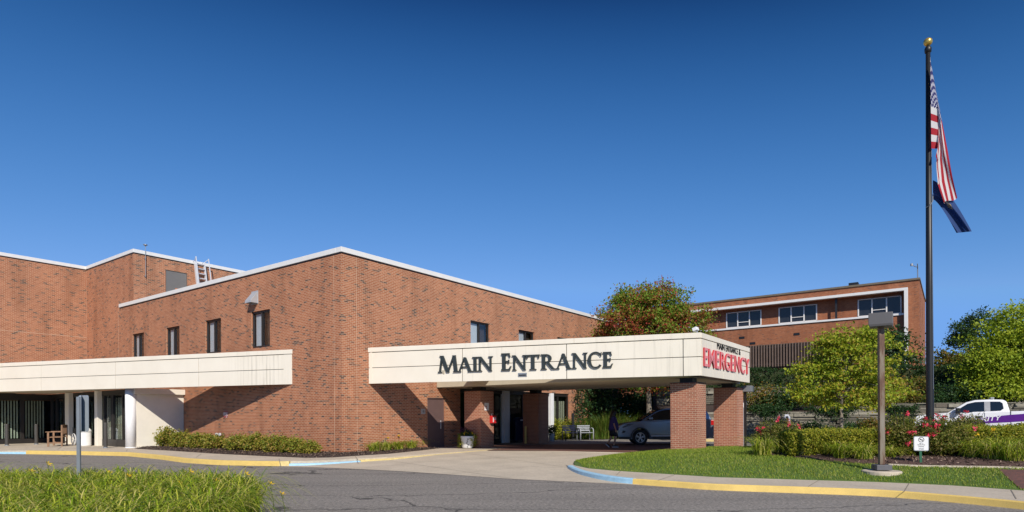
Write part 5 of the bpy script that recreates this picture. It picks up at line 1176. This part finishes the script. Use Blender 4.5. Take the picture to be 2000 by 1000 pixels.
def flagmat(us):
    m, t, p, o = nt('national_flag_cloth' if us else 'state_flag_cloth'); uv = N(t, 'UVMap').outputs[0]; sx = N(t, 'SeparateXYZ'); t.links.new(uv, sx.inputs[0]); u, v = sx.outputs[0], sx.outputs[1]
    if us:
        st = MTH(t, 'MODULO', MTH(t, 'FLOOR', MTH(t, 'MULTIPLY', v, 12.999)), 2.0)
        c = MIX(t, st, (.45, .015, .03), (.75, .73, .72))
        can = MTH(t, 'MULTIPLY', MTH(t, 'LESS_THAN', u, .40), MTH(t, 'LESS_THAN', v, 7/13))
        gu = MTH(t, 'MULTIPLY', u, 12/.40); gv = MTH(t, 'MULTIPLY', v, 10/(7/13))
        def dots(o_): 
            a = MTH(t, 'SUBTRACT', MTH(t, 'FRACT', MTH(t, 'ADD', MTH(t, 'MULTIPLY', gu, .5), o_)), .5); b = MTH(t, 'SUBTRACT', MTH(t, 'FRACT', MTH(t, 'ADD', MTH(t, 'MULTIPLY', gv, .5), o_)), .5)
            r = MTH(t, 'ADD', MTH(t, 'MULTIPLY', a, a), MTH(t, 'MULTIPLY', b, b)); return MTH(t, 'LESS_THAN', r, .05)
        star = MTH(t, 'MAXIMUM', dots(0.0), dots(.5))
        c = MIX(t, can, c, MIX(t, star, (.035, .035, .16), (.7, .7, .75)))
    else:
        dx = MTH(t, 'SUBTRACT', u, .52); dy = MTH(t, 'SUBTRACT', v, .42)
        r = MTH(t, 'SQRT', MTH(t, 'ADD', MTH(t, 'MULTIPLY', dx, dx), MTH(t, 'MULTIPLY', dy, dy)))
        c = MIX(t, MTH(t, 'LESS_THAN', r, .15), (.03, .07, .21), MIX(t, MTH(t, 'GREATER_THAN', NOISE(t, uv, 16, 3), .52), (.03, .06, .2), (.50, .36, .14)))
        c = MIX(t, MTH(t, 'LESS_THAN', r, .05), c, (.6, .6, .6))
    t.links.new(c, p.inputs['Base Color']); p.inputs['Roughness'].default_value = .8
    tl = N(t, 'BsdfTranslucent'); t.links.new(c, tl.inputs[0]); mx = N(t, 'MixShader', i_0=.35); t.links.new(p.outputs[0], mx.inputs[1]); t.links.new(tl.outputs[0], mx.inputs[2]); t.links.new(mx.outputs[0], o.inputs[0]); return m
def flag(name, label, fn, m, nu=44, nv=30, base=(0, 0)):
    b = at(base[0], base[1], FY); vs = []; uvs = []
    for i in range(nu+1):
        for j in range(nv+1):
            u, v = i/nu, j/nv; px, py, dy = fn(u, v); vs.append(tuple(at(px, py, FY+dy)-b)); uvs.append((u, v))
    fs = [(i*(nv+1)+j, i*(nv+1)+j+1, (i+1)*(nv+1)+j+1, (i+1)*(nv+1)+j) for i in range(nu) for j in range(nv)]
    me = bpy.data.meshes.new(name); me.from_pydata(vs, [], fs); me.materials.append(m); ul = me.uv_layers.new(name='UVMap')
    for l in me.loops: ul.data[l.index].uv = uvs[l.vertex_index]
    for p_ in me.polygons: p_.use_smooth = True
    o = link(name, me); o.location = b; tag(o, label, 'flag'); return o
_uk = [0, .22, .42, .6, .8, 1.0]
_rows = [(0.0, [(1817, 116), (1828, 178), (1840, 240), (1851, 292), (1861, 343), (1870, 386)]), (.54, [(1818, 208), (1833, 214), (1836, 258), (1829, 320), (1832, 362), (1842, 397)]), (1.0, [(1819, 290), (1833, 291), (1828, 306), (1835, 326), (1842, 362), (1851, 395)])]
def usf(u, v):
    def row(pts): return tuple(float(np.interp(u, _uk, [p[k] for p in pts])) for k in (0, 1))
    f_ = v/.54 if v < .54 else (v-.54)/.46
    p, q_ = (row(_rows[0][1]), row(_rows[1][1])) if v < .54 else (row(_rows[1][1]), row(_rows[2][1]))
    fold = .06*math.sin(v*9+u*7)*min(1, u*1.6)-.07*math.exp(-((u-.42)/.10)**2)*max(0, v-.5)*2+.03*math.sin(u*11)*v
    if v > .54: fold += .16*f_*max(0, min(1, (u-.45)/.15))
    return p[0]*(1-f_)+q_[0]*f_+1.5*math.sin(v*14+u*6)*u, p[1]*(1-f_)+q_[1]*f_+2*math.sin(v*11)*u, fold-.16
flag('national_flag', 'red, white and blue flag with stars and stripes hanging limp from the flagpole', usf, flagmat(True), 72, 52, (1818, 116))
def stf(u, v):
    top = (1822+u*58+18*u*u, 352+u*20+80*u**2.0); bot = (1822+u*20+26*u*u, 389+u*8+58*u**2.2)
    px = top[0]*(1-v)+bot[0]*v; py = top[1]*(1-v)+bot[1]*v+6*math.sin(PI*v)*(1-u)
    return px, py, math.sin(v*8+u*4)*(.03+.09*u)-.02
flag('state_flag', 'dark blue flag with a small gold emblem hanging below the striped flag', stf, flagmat(False), 40, 30, (1822, 352))

# ================================================================== LAMP POST, SIGNS
lz = foot.z
LP = thing('lamp_post', 'square rust stained lamp post with a grey box head, standing in the lawn', 'lamp post', (foot.x, foot.y, lz))
YL = foot.y; hl = lambda py: at(1722, py, YL).z-lz
q = MB(); q.lathe([(.40, -.2), (.40, .02), (.38, .035)], 28); q.build('footing', M['concrete'], LP)
TL = Matrix.Rotation(math.radians(-10), 4, 'Z')
q = MB(); q.box((-.16, -.16, .05), (.16, .16, .17), T=TL); q.build('base_cover', mat('grey_cover', (.10, .10, .11), .6), LP, bevel=.012)
q = MB(); q.box((-.056, -.056, .17), (.056, .056, hl(636)), T=TL); q.build('pole', M['rusty'], LP, bevel=.008)
hb, ht = hl(639), hl(613); q = MB(); a_ = .29; T2 = Matrix.Rotation(math.radians(-33), 4, 'Z'); a_ = .235
q.add([T2 @ Vector(p) for p in ((-a_*.93, -a_*.93, hb), (a_*.93, -a_*.93, hb), (a_*.93, a_*.93, hb), (-a_*.93, a_*.93, hb), (-a_, -a_, hb+.05), (a_, -a_, hb+.05), (a_, a_, hb+.05), (-a_, a_, hb+.05), (-a_, -a_, ht), (a_, -a_, ht), (a_, a_, ht), (-a_, a_, ht))], [(3, 2, 1, 0), (8, 9, 10, 11)]+[(i, (i+1) % 4, 4+(i+1) % 4, 4+i) for i in range(4)]+[(4+i, 4+(i+1) % 4, 8+(i+1) % 4, 8+i) for i in range(4)])
q.build('lamp_head', mat('grey_lamp_head', (.12, .115, .115), .5, var=.05), LP, bevel=.01)
def signtext(lines, parent, w, y0, lh, yoff, matl, name='lettering', sizes=None):
    mb = MB(); y = y0
    for i, tx in enumerate(lines):
        s_ = (sizes or [lh]*len(lines))[i]
        vs, fs = textmesh(tx, s_, .002, .0, .92, 'CENTER'); mb.add([(x, yoff-z, y+yy) for x, yy, z in vs], fs); y -= s_*1.15
    return mb.build(name, matl, parent)
sp_ = gndf(1798, 907, zl); NS = thing('no_smoking_sign', 'small white no smoking sign on a green post in front of the rose bush', 'sign', (sp_.x, sp_.y-.02, sp_.z), math.radians(-18))
zz = lambda py: at(1798, py, sp_.y).z-sp_.z
q = MB(); q.bar((0, .01, -.2), (-.015, .01, zz(856)), .05, .02); q.build('post', M['green'], NS)
w2, z0, z1 = .158, zz(880.5), zz(852)
def rrect(w, z0, z1, r): 
    return [(x+r*math.cos(a), z+r*math.sin(a)) for x, z, a0 in ((w-r, z1-r, 0), (-w+r, z1-r, PI/2), (-w+r, z0+r, PI), (w-r, z0+r, 1.5*PI)) for a in np.linspace(a0, a0+PI/2, 5)]
q = MB(); q.prism(rrect(w2, z0, z1, .035), lambda x, z, d: (x, d, z), -.012, -.002); q.build('frame', M['steel'], NS)
q = MB(); q.prism(rrect(w2-.014, z0+.014, z1-.014, .025), lambda x, z, d: (x, d, z), -.016, -.011); sf = q.build('face', M['paint_w'], NS)
q = MB(); c_ = z1-.08
for k in range(24):
    a0, a1 = 2*PI*k/24, 2*PI*(k+1)/24; q.quad(*[(r_*math.cos(a), -.018, c_+r_*math.sin(a)) for r_, a in ((.062, a0), (.062, a1), (.050, a1), (.050, a0))])
q.bar((-.04, -.0185, c_+.04), (.04, -.0185, c_-.04), .002, .012); q.box((-.035, -.019, c_-.006), (.03, -.0175, c_+.006)); q.build('symbol', M['ink'], sf)
signtext(['This is a', 'Smoke-Free', 'Property', 'Thank you for', 'not smoking'], sf, .25, c_-.10, .04, -.0172, M['ink'], sizes=[.028, .034, .034, .021, .021])
# sign seen from behind at near left
Yg = 9.6; gp = at(154, 900, Yg); SG = thing('sign_post', 'bare grey sign seen edge-on from behind, on a steel post in the daylilies', 'sign', (gp.x, gp.y, .1), math.radians(-0))
gz = lambda py: at(154, py, Yg).z-.1
q = MB(); q.bar((0, 0, -.1), (0, 0, gz(775)), .052, .03); q.build('post', M['steel'], SG)
T = Matrix.Rotation(math.radians(-58), 4, 'Z')
q = MB(); q.prism(rrect(.19, gz(843), gz(772), .03), lambda x, z, d: tuple(T @ Vector((x-.05, d, z)))[:], .035, .040); q.build('plate', M['steel2'] if 'steel2' in M else mat('sign_back', (.34, .38, .43), .5, metal=.1), SG)
T = Matrix.Rotation(math.radians(-20), 4, 'Z')
q = MB(); q.prism(rrect(.115, gz(843), gz(772), .03), lambda x, z, d: tuple(T @ Vector((x+.03, d, z))), .055, .060); q.build('plate', mat('sign_back_b', (.30, .34, .39), .5, metal=.1), SG)
# wall signs
def onR(px, py):
    u, v = ray(px, py); s_ = (-C0.x+u*C0.y)/(eR.x-u*eR.y); return s_, CAMZ+v*(C0.y+eR.y*s_)
def onL(px, py):
    u, v = ray(px, py); t_ = (-C0.x+u*C0.y)/(eL.x-u*eL.y); return t_, CAMZ+v*(C0.y+eL.y*t_)
t_, z = onL(441.5, 809); fd = thing('wall_sign', 'small dark red FDC sign on the brick wall at the canopy shadow edge', 'sign', B(0, t_, z), ANG)
q = MB(); q.box((-.02, -.17, -.16), (-.003, .17, .17)); q.build('plate', mat('dark_red_sign', (.33, .06, .06), .5), fd, bevel=.004)
vs, fs = textmesh('FDC', .20, .004, .004, 1.0, 'CENTER'); q = MB(); q.add([(-.0205-z_, -x, y-.06) for x, y, z_ in vs], fs); q.box((-.0225, -.14, -.145), (-.0205, -.02, -.12)); q.build('lettering', M['paint_w'], fd)
t_, z = onL(437, 850); hy = thing('hydrant_connection', 'brass twin fire hose connection poking out of the brick wall above the shrubs', 'hydrant', B(0, t_, z), ANG)
q = MB(); q.tube([(0, 0, 0), (-.16, 0, 0)], [.11, .08], 12); q.tube([(-.10, 0, 0), (-.26, .14, .04)], [.075, .06], 10); q.tube([(-.10, 0, 0), (-.26, -.14, .04)], [.075, .06], 10); q.tube([(-.12, 0, 0), (-.2, 0, -.22)], [.06, .05], 10); q.build('pipe', mat('worn_brass', (.30, .25, .18), .4, metal=.7, var=.3), hy, smooth=True)
q = MB(); 
for y in (-.14, .14): q.lathe([(.075, -.03), (.075, .03)], 12, Matrix.Translation((-.27, y, .04)) @ Matrix.Rotation(PI/2, 4, 'Y'))
q.build('cap', M['alu'], hy)
s_, z = onR(826, 803.5); pq = thing('wall_plaque', 'small grey plaque on the brick wall left of the brown side door', 'sign', B(s_, 0, z), ANG)
q = MB(); q.box((-.13, -.02, -.12), (.13, -.003, .12)); a = q.build('plate', mat('plaque_grey', (.42, .40, .38), .5), pq, bevel=.004)
q = MB()
for r0_, r1_ in ((.055, .042), (.02, 0.0)):
    for k in range(16):
        a0, a1 = 2*PI*k/16, 2*PI*(k+1)/16; q.quad(*[(.02+r_*math.cos(aa), -.0215, r_*math.sin(aa)-.01) for r_, aa in ((r0_, a0), (r0_, a1), (r1_, a1), (r1_, a0))])
q.build('symbol', M['dark'], pq)
# on the front-left pillar: white notice and red box on its right face (t = -2.12)
nb = thing('pillar_notice', 'white notice on the brick pillar above the red box', 'sign', B(5.87+.42, -2.12, 2.0), ANG)
q = MB(); q.box((-.15, -.02, -.17), (.15, -.003, .17)); q.build('plate', M['paint_w'], nb, bevel=.004)
q = MB(); q.box((-.09, -.0225, -.10), (-.06, -.0205, .03)); q.box((-.06, -.0225, .0), (.0, -.0205, .03)); q.box((-.06, -.0225, -.1), (.0, -.0205, -.08)); q.build('symbol', M['red'], nb)
rb = thing('red_box', 'bright red emergency box fixed to the corner of the brick pillar', 'box', B(5.87+.78, -2.12, 1.42), ANG)
q = MB(); q.box((-.15, -.16, -.17), (.17, -.003, .17)); q.build('case', M['red'], rb, bevel=.02)
q = MB(); q.box((-.10, -.166, -.12), (-.04, -.161, .10)); q.box((.02, -.166, -.02), (.12, -.161, .1)); q.tube([(-.12, -.12, .17), (-.12, -.08, .25), (.0, -.08, .25)], .015, 6); q.build('marking', M['paint_w'], rb)
# ---- planter
pl = gnd(913, 875.3, .165); PL = thing('flower_planter', 'white tapered planter with trailing green plants and yellow flowers by the front brick pillar', 'planter', (pl.x, pl.y, .165))
q = MB(); q.lathe([(.20, 0), (.24, .05), (.29, .42), (.33, .50), (.33, .54), (.29, .54), (.28, .46)], 24); q.build('pot', M['pot'], PL, smooth=True)
q = MB()
for k in range(5): q.lathe([(.004, -.035), (.05, 0), (.004, .035)], 6, Matrix.Translation((.02+.03*math.sin(k*2.1), -.24-.08*k/4*.9-.002, .07+k*.085)) @ Matrix.Diagonal((.9, .15, .7, 1)))
q.build('painted_leaf', M['ink'], PL)
rs = np.random.default_rng(5); cl = shell([(0, 0, .60, .30, .28, .14)], 60, .3, rs); leaves('foliage', cl, 20, .05, .07, M['dgreen'], PL, rs=rs)
a = rs.uniform(0, 2*PI, 60); cl = np.stack([.37*np.cos(a), .34*np.sin(a), rs.uniform(.06, .56, 60)], 1); cl = cl[np.abs(cl[:, 0]) > .2]; leaves('trailing_foliage', cl, 14, .05, .06, M['hedge'], PL, rs=rs)
for _k in range(14): leaves('flower', [(rs.uniform(-.15, .3), rs.uniform(-.3, 0), rs.uniform(.62, .76))], 12, .018, .05, M['yflower'], PL, rs=rs)
for _k in range(16): leaves('flower', [(rs.uniform(-.32, .2), rs.uniform(-.2, .2), rs.uniform(.70, .88))], 20, .035, .05, M['pflower'], PL, rs=rs)
# ---- yellow bollard, mailbox, pots, benches under the canopy
def bollard(name, label, loc, h, r, m, grp=None):
    t = thing(name, label, 'bollard', loc, 0, grp); q = MB(); q.lathe([(r, 0), (r, h-.03), (r*.8, h), (.01, h+.01)], 18); q.build('post', m, t, smooth=False); q = MB(); q.lathe([(r*1.25, 0), (r*1.25, .03), (r*1.02, .05)], 18); q.build('base_ring', M['steel'] if m is not M['yellow'] else M['yellow'], t); return t
b_ = gnd(1026.5, 866, .168); bollard('bollard', 'slim yellow bollard in front of the dark mailbox under the canopy', (b_.x, b_.y, .168), .87, .055, M['yellow'])
m_ = gnd(1020, 865.5, .16); MBX = thing('mailbox', 'dark navy round topped mailbox standing in shade by the entrance doors', 'mailbox', (m_.x-.1, m_.y+1.1, .16), math.radians(20))
q = MB(); q.prism([(-.36, .12), (.36, .12)]+[(.36*math.cos(a), 1.05+.30*math.sin(a)) for a in np.linspace(0, PI, 14)], lambda x, z, d: (x, d, z), -.33, .33); q.build('body', M['navy'], MBX, bevel=.015)
q = MB(); [q.box((x-.04, y-.04, 0), (x+.04, y+.04, .12)) for x in (-.28, .28) for y in (-.25, .25)]; q.build('foot', M['navy'], MBX)
q = MB(); q.box((.14, -.338, .72), (.30, -.331, .92)); q.box((-.1, -.338, 1.15), (.12, -.331, 1.22)); q.build('notice', M['paint_w'], MBX)
def mbench(label, px, py, m, w, rot):
    p = at(px, py, 34.8); t = thing('metal_bench', label, 'bench', (p.x, p.y, .16), rot); h = w/2
    q = MB()
    for x in (-h, h):
        q.tube([(x, -.25, 0), (x, -.25, .55), (x, -.2, .66), (x, 0, .70), (x, .2, .66), (x, .25, .55), (x, .25, 0)], .028, 8)
    q.build('arm_frame', m, t, smooth=True)
    q = MB()
    for k in range(6): q.box((-h, -.22+.08*k, .42), (h, -.17+.08*k, .445))
    q.build('seat', m, t)
    q = MB()
    for k in range(4): q.box((-h, .24, .52+.09*k), (h, .27, .58+.09*k))
    q.build('backrest', m, t); return t
mbench('dark navy slatted metal bench beside the entrance shrubs across the drive', 1115, 857, M['navy'], .85, math.radians(18))
mbench('pale grey slatted metal bench right of the navy bench, across the drive', 1143, 857, mat('pale_metal', (.36, .38, .41), .5), .8, math.radians(18))
p = gnd(1078, 862, .16); pt = thing('plant_pot', 'small pale plant pot at the foot of the white entrance post', 'planter', (p.x, p.y+.3, .16)); q = MB(); q.lathe([(.13, 0), (.17, .4), (.19, .42)], 16); q.build('pot', M['pot'], pt, smooth=True); rs = np.random.default_rng(9); leaves('foliage', shell([(0, 0, .6, .25, .25, .25)], 40, .3, rs), 14, .06, .09, M['dgreen'], pt, rs=rs)
p = at(1119, 815, 36); bollard('bollard', 'dark metal post beside the far brick wall, above the metal benches', (p.x, p.y, .16), 1.55, .09, M['black'])
p = at(1455, 820, 26.3); PS = thing('parking_sign', 'small white accessible parking sign on a pole beside the right brick pillar', 'sign', (p.x-.05, p.y, .16)); zt = at(1455, 783, 26.3).z-.16; zb = at(1455, 796, 26.3).z-.16
q = MB(); q.bar((-.02, .02, 0), (-.02, .02, zt-.02), .05); q.build('post', M['steel'], PS)
q = MB(); q.box((-.03, -.02, zb), (.12, -.005, zt)); sg = q.build('plate', M['paint_w'], PS, bevel=.004)
q = MB(); q.lathe([(.035, -.002), (.035, .002)], 14, Matrix.Translation((.03, -.0225, zt-.09)) @ Matrix.Rotation(PI/2, 4, 'X')); q.box((0.0, -.0235, zb+.08), (.09, -.021, zb+.11)); q.build('symbol', M['ink'], sg)
p = at(1541, 818, 21.5); bp = thing('vent_pipe', 'pale bent vent pipe standing behind the rounded rose bush', 'pipe', (p.x, p.y, .3)); zt = p.z-.3; q = MB(); q.tube([(0, 0, 0), (0, 0, zt+.05), (-.05, 0, zt+.12), (-.13, 0, zt+.12), (-.16, 0, zt+.02)], .045, 10); q.build('pipe', mat('pale_pipe', (.45, .46, .5), .5), bp, smooth=True)
# far kerb behind the pillars
q = MB(); a_ = gnd(1465, 862, .16); b2 = gnd(1462, 862, .16); q.box((0, 0, 0), (6, .6, .14)); kb = q.build('far_kerb', M['concrete']); kb['kind'] = 'structure'; kb.location = (a_.x-2.8, a_.y+.4, .16); kb.rotation_euler = (0, 0, math.radians(-20))
q = MB(); q.box((0, -.16, 0), (6, -.004, .125)); kb = q.build('yellow_kerb', M['pyellow']); kb['kind'] = 'structure'; kb.location = (a_.x-2.8, a_.y+.4, .16); kb.rotation_euler = (0, 0, math.radians(-20))
# ---- left entrance furniture
for px, py, h, lab in ((13.5, 870.5, 1.13, 'dark grey bollard at the far left in front of the slatted blinds'), (71, 868, 1.1, 'dark grey bollard half in sun, left of the wooden bench'), (206, 875, 1.2, 'dark grey bollard in front of the glass doors, nearest the round column')):
    p = gnd(px, py, .152); bollard('bollard', lab, (p.x, p.y, .152), h, .085, mat('bollard_grey', (.06, .055, .05), .5) if 'bg' not in M else M['bg'], 'bollards at the left entrance')
p = gnd(113, 871, .152); BN = thing('garden_bench', 'weathered wooden garden bench in front of the dark left entrance', 'bench', (p.x, p.y, .152), math.radians(-62)); BN.scale = (1.15, 1.15, 1.12)
h = .62
q = MB(); q.box((-h, -.26, .40), (h, .22, .435)); q.build('seat', M['wood'], BN, bevel=.008)
q = MB(); q.box((-h, .22, .88), (h, .26, .97)); q.box((-h, .225, .50), (h, .255, .56)); [q.box((-h+.08+.11*k, .23, .56), (-h+.13+.11*k, .25, .88)) for k in range(11)]; q.build('backrest', M['wood'], BN, bevel=.006)
for x in (-h, h):
    q = MB(); q.box((x-.035, -.28, 0), (x+.035, -.21, .64)); q.build('leg', M['wood'], BN, bevel=.006)
    q = MB(); q.box((x-.035, .21, 0), (x+.035, .27, .95)); q.build('leg', M['wood'], BN, bevel=.006)
    q = MB(); q.box((x-.05, -.34, .64), (x+.05, .25, .675)); q.build('armrest', M['wood'], BN, bevel=.008)
    q = MB(); q.box((x-.025, -.21, .13), (x+.025, .21, .19)); q.build('stretcher', M['wood'], BN)
p = gnd(163.5, 871, .152); TB = thing('litter_bin', 'white round litter bin behind the bare sign post', 'bin', (p.x, p.y+.1, .152))
q = MB(); q.lathe([(.25, 0), (.27, .04), (.27, .72), (.28, .74), (.28, .80), (.20, .90), (.05, .93)], 24); q.build('body', M['pot'], TB); q = MB(); q.lathe([(.275, .70), (.275, .725)], 24); q.build('rim', M['steel'], TB)
p = gnd(144, 870, .152); WC = thing('wheelchair', 'folded wheelchair with a white rimmed wheel beside the wooden bench', 'wheelchair', (p.x, p.y+.35, .152), math.radians(-35))
for sgn in (-1, 1):
    q = MB(); n_ = 20; q.tube([(.29*math.cos(2*PI*k/n_), sgn*.22, .31+.29*math.sin(2*PI*k/n_)) for k in range(n_+1)], .02, 6); 
    for k in range(6): q.tube([(0, sgn*.22, .31), (.28*math.cos(k*PI/3), sgn*.22, .31+.28*math.sin(k*PI/3))], .012, 5)
    q.build('wheel', M['paint_w'] if sgn < 0 else M['tyre'], WC)
    q = MB(); q.tube([(-.2, sgn*.18, .95), (-.2, sgn*.18, .45), (.25, sgn*.18, .45), (.32, sgn*.18, .1)], .014, 6); q.build('frame', M['black'], WC)
q = MB(); q.box((-.2, -.18, .44), (.25, .18, .47)); q.box((-.22, -.18, .5), (-.19, .18, .88)); q.build('seat', M['ink'], WC)

# ================================================================== CAMERA, SUN, SKY
cam = bpy.data.cameras.new('camera'); co = bpy.data.objects.new('camera', cam); COL.objects.link(co)
cam.sensor_width = 36; cam.sensor_fit = 'HORIZONTAL'; cam.lens = 36*F/2000; cam.shift_y = (CY-500)/2000; cam.clip_end = 2000; cam.clip_start = .05
co.matrix_world = Matrix.Translation((0, 0, CAMZ)) @ (Matrix.Rotation(PI/2, 4, 'X') @ Matrix.Rotation(-TH, 4, 'Z'))
SC.camera = co
Lv = (eR*.93+eL*1.05+Vector((0, 0, -1))).normalized()
sun = bpy.data.lights.new('sun', 'SUN'); sun.energy = 4.7; sun.angle = math.radians(.5); sun.color = (1, .93, .82)
so = bpy.data.objects.new('sun', sun); COL.objects.link(so); so.rotation_euler = Lv.to_track_quat('-Z', 'Y').to_euler(); so.location = (0, 0, 60)
W = bpy.data.worlds.new('World'); SC.world = W; W.use_nodes = True; t = W.node_tree
bg = next(n for n in t.nodes if n.type == 'BACKGROUND'); sky = t.nodes.new('ShaderNodeTexSky'); sky.sky_type = 'NISHITA'; sky.sun_disc = False
sky.sun_elevation = math.asin(-Lv.z); sky.sun_rotation = math.atan2(-Lv.x, -Lv.y); sky.altitude = SKY[0]; sky.air_density = SKY[1]; sky.dust_density = SKY[2]; sky.ozone_density = SKY[3]
REF = (1.06, 2.57, 5.97)
dv = MIX(t, 1.0, sky.outputs[0], REF, 'DIVIDE'); dk = MIX(t, 1.0, dv, (1.15, 1.15, 1.15), 'DARKEN')
sp = t.nodes.new('ShaderNodeSeparateColor'); t.links.new(dk, sp.inputs[0]); cb = t.nodes.new('ShaderNodeCombineColor')
for i, (x0, q_) in enumerate(((.33, 1.0), (.352, .60), (.40, .46))): t.links.new(MTH(t, 'POWER', MTH(t, 'MAXIMUM', MTH(t, 'DIVIDE', MTH(t, 'SUBTRACT', sp.outputs[i], x0), 1-x0), .03), q_), cb.inputs[i])
t.links.new(MIX(t, 1.0, cb.outputs[0], (.98, 2.33, 5.1), 'MULTIPLY'), bg.inputs[0]); bg.inputs[1].default_value = SKY[4]
vs_ = SC.view_settings; vs_.view_transform = 'Standard'; vs_.look = 'None'; vs_.gamma = 1; vs_.exposure = EXPO
SC.cycles.max_bounces = 6; SC.cycles.transparent_max_bounces = 12
SC.cycles.use_denoising = True
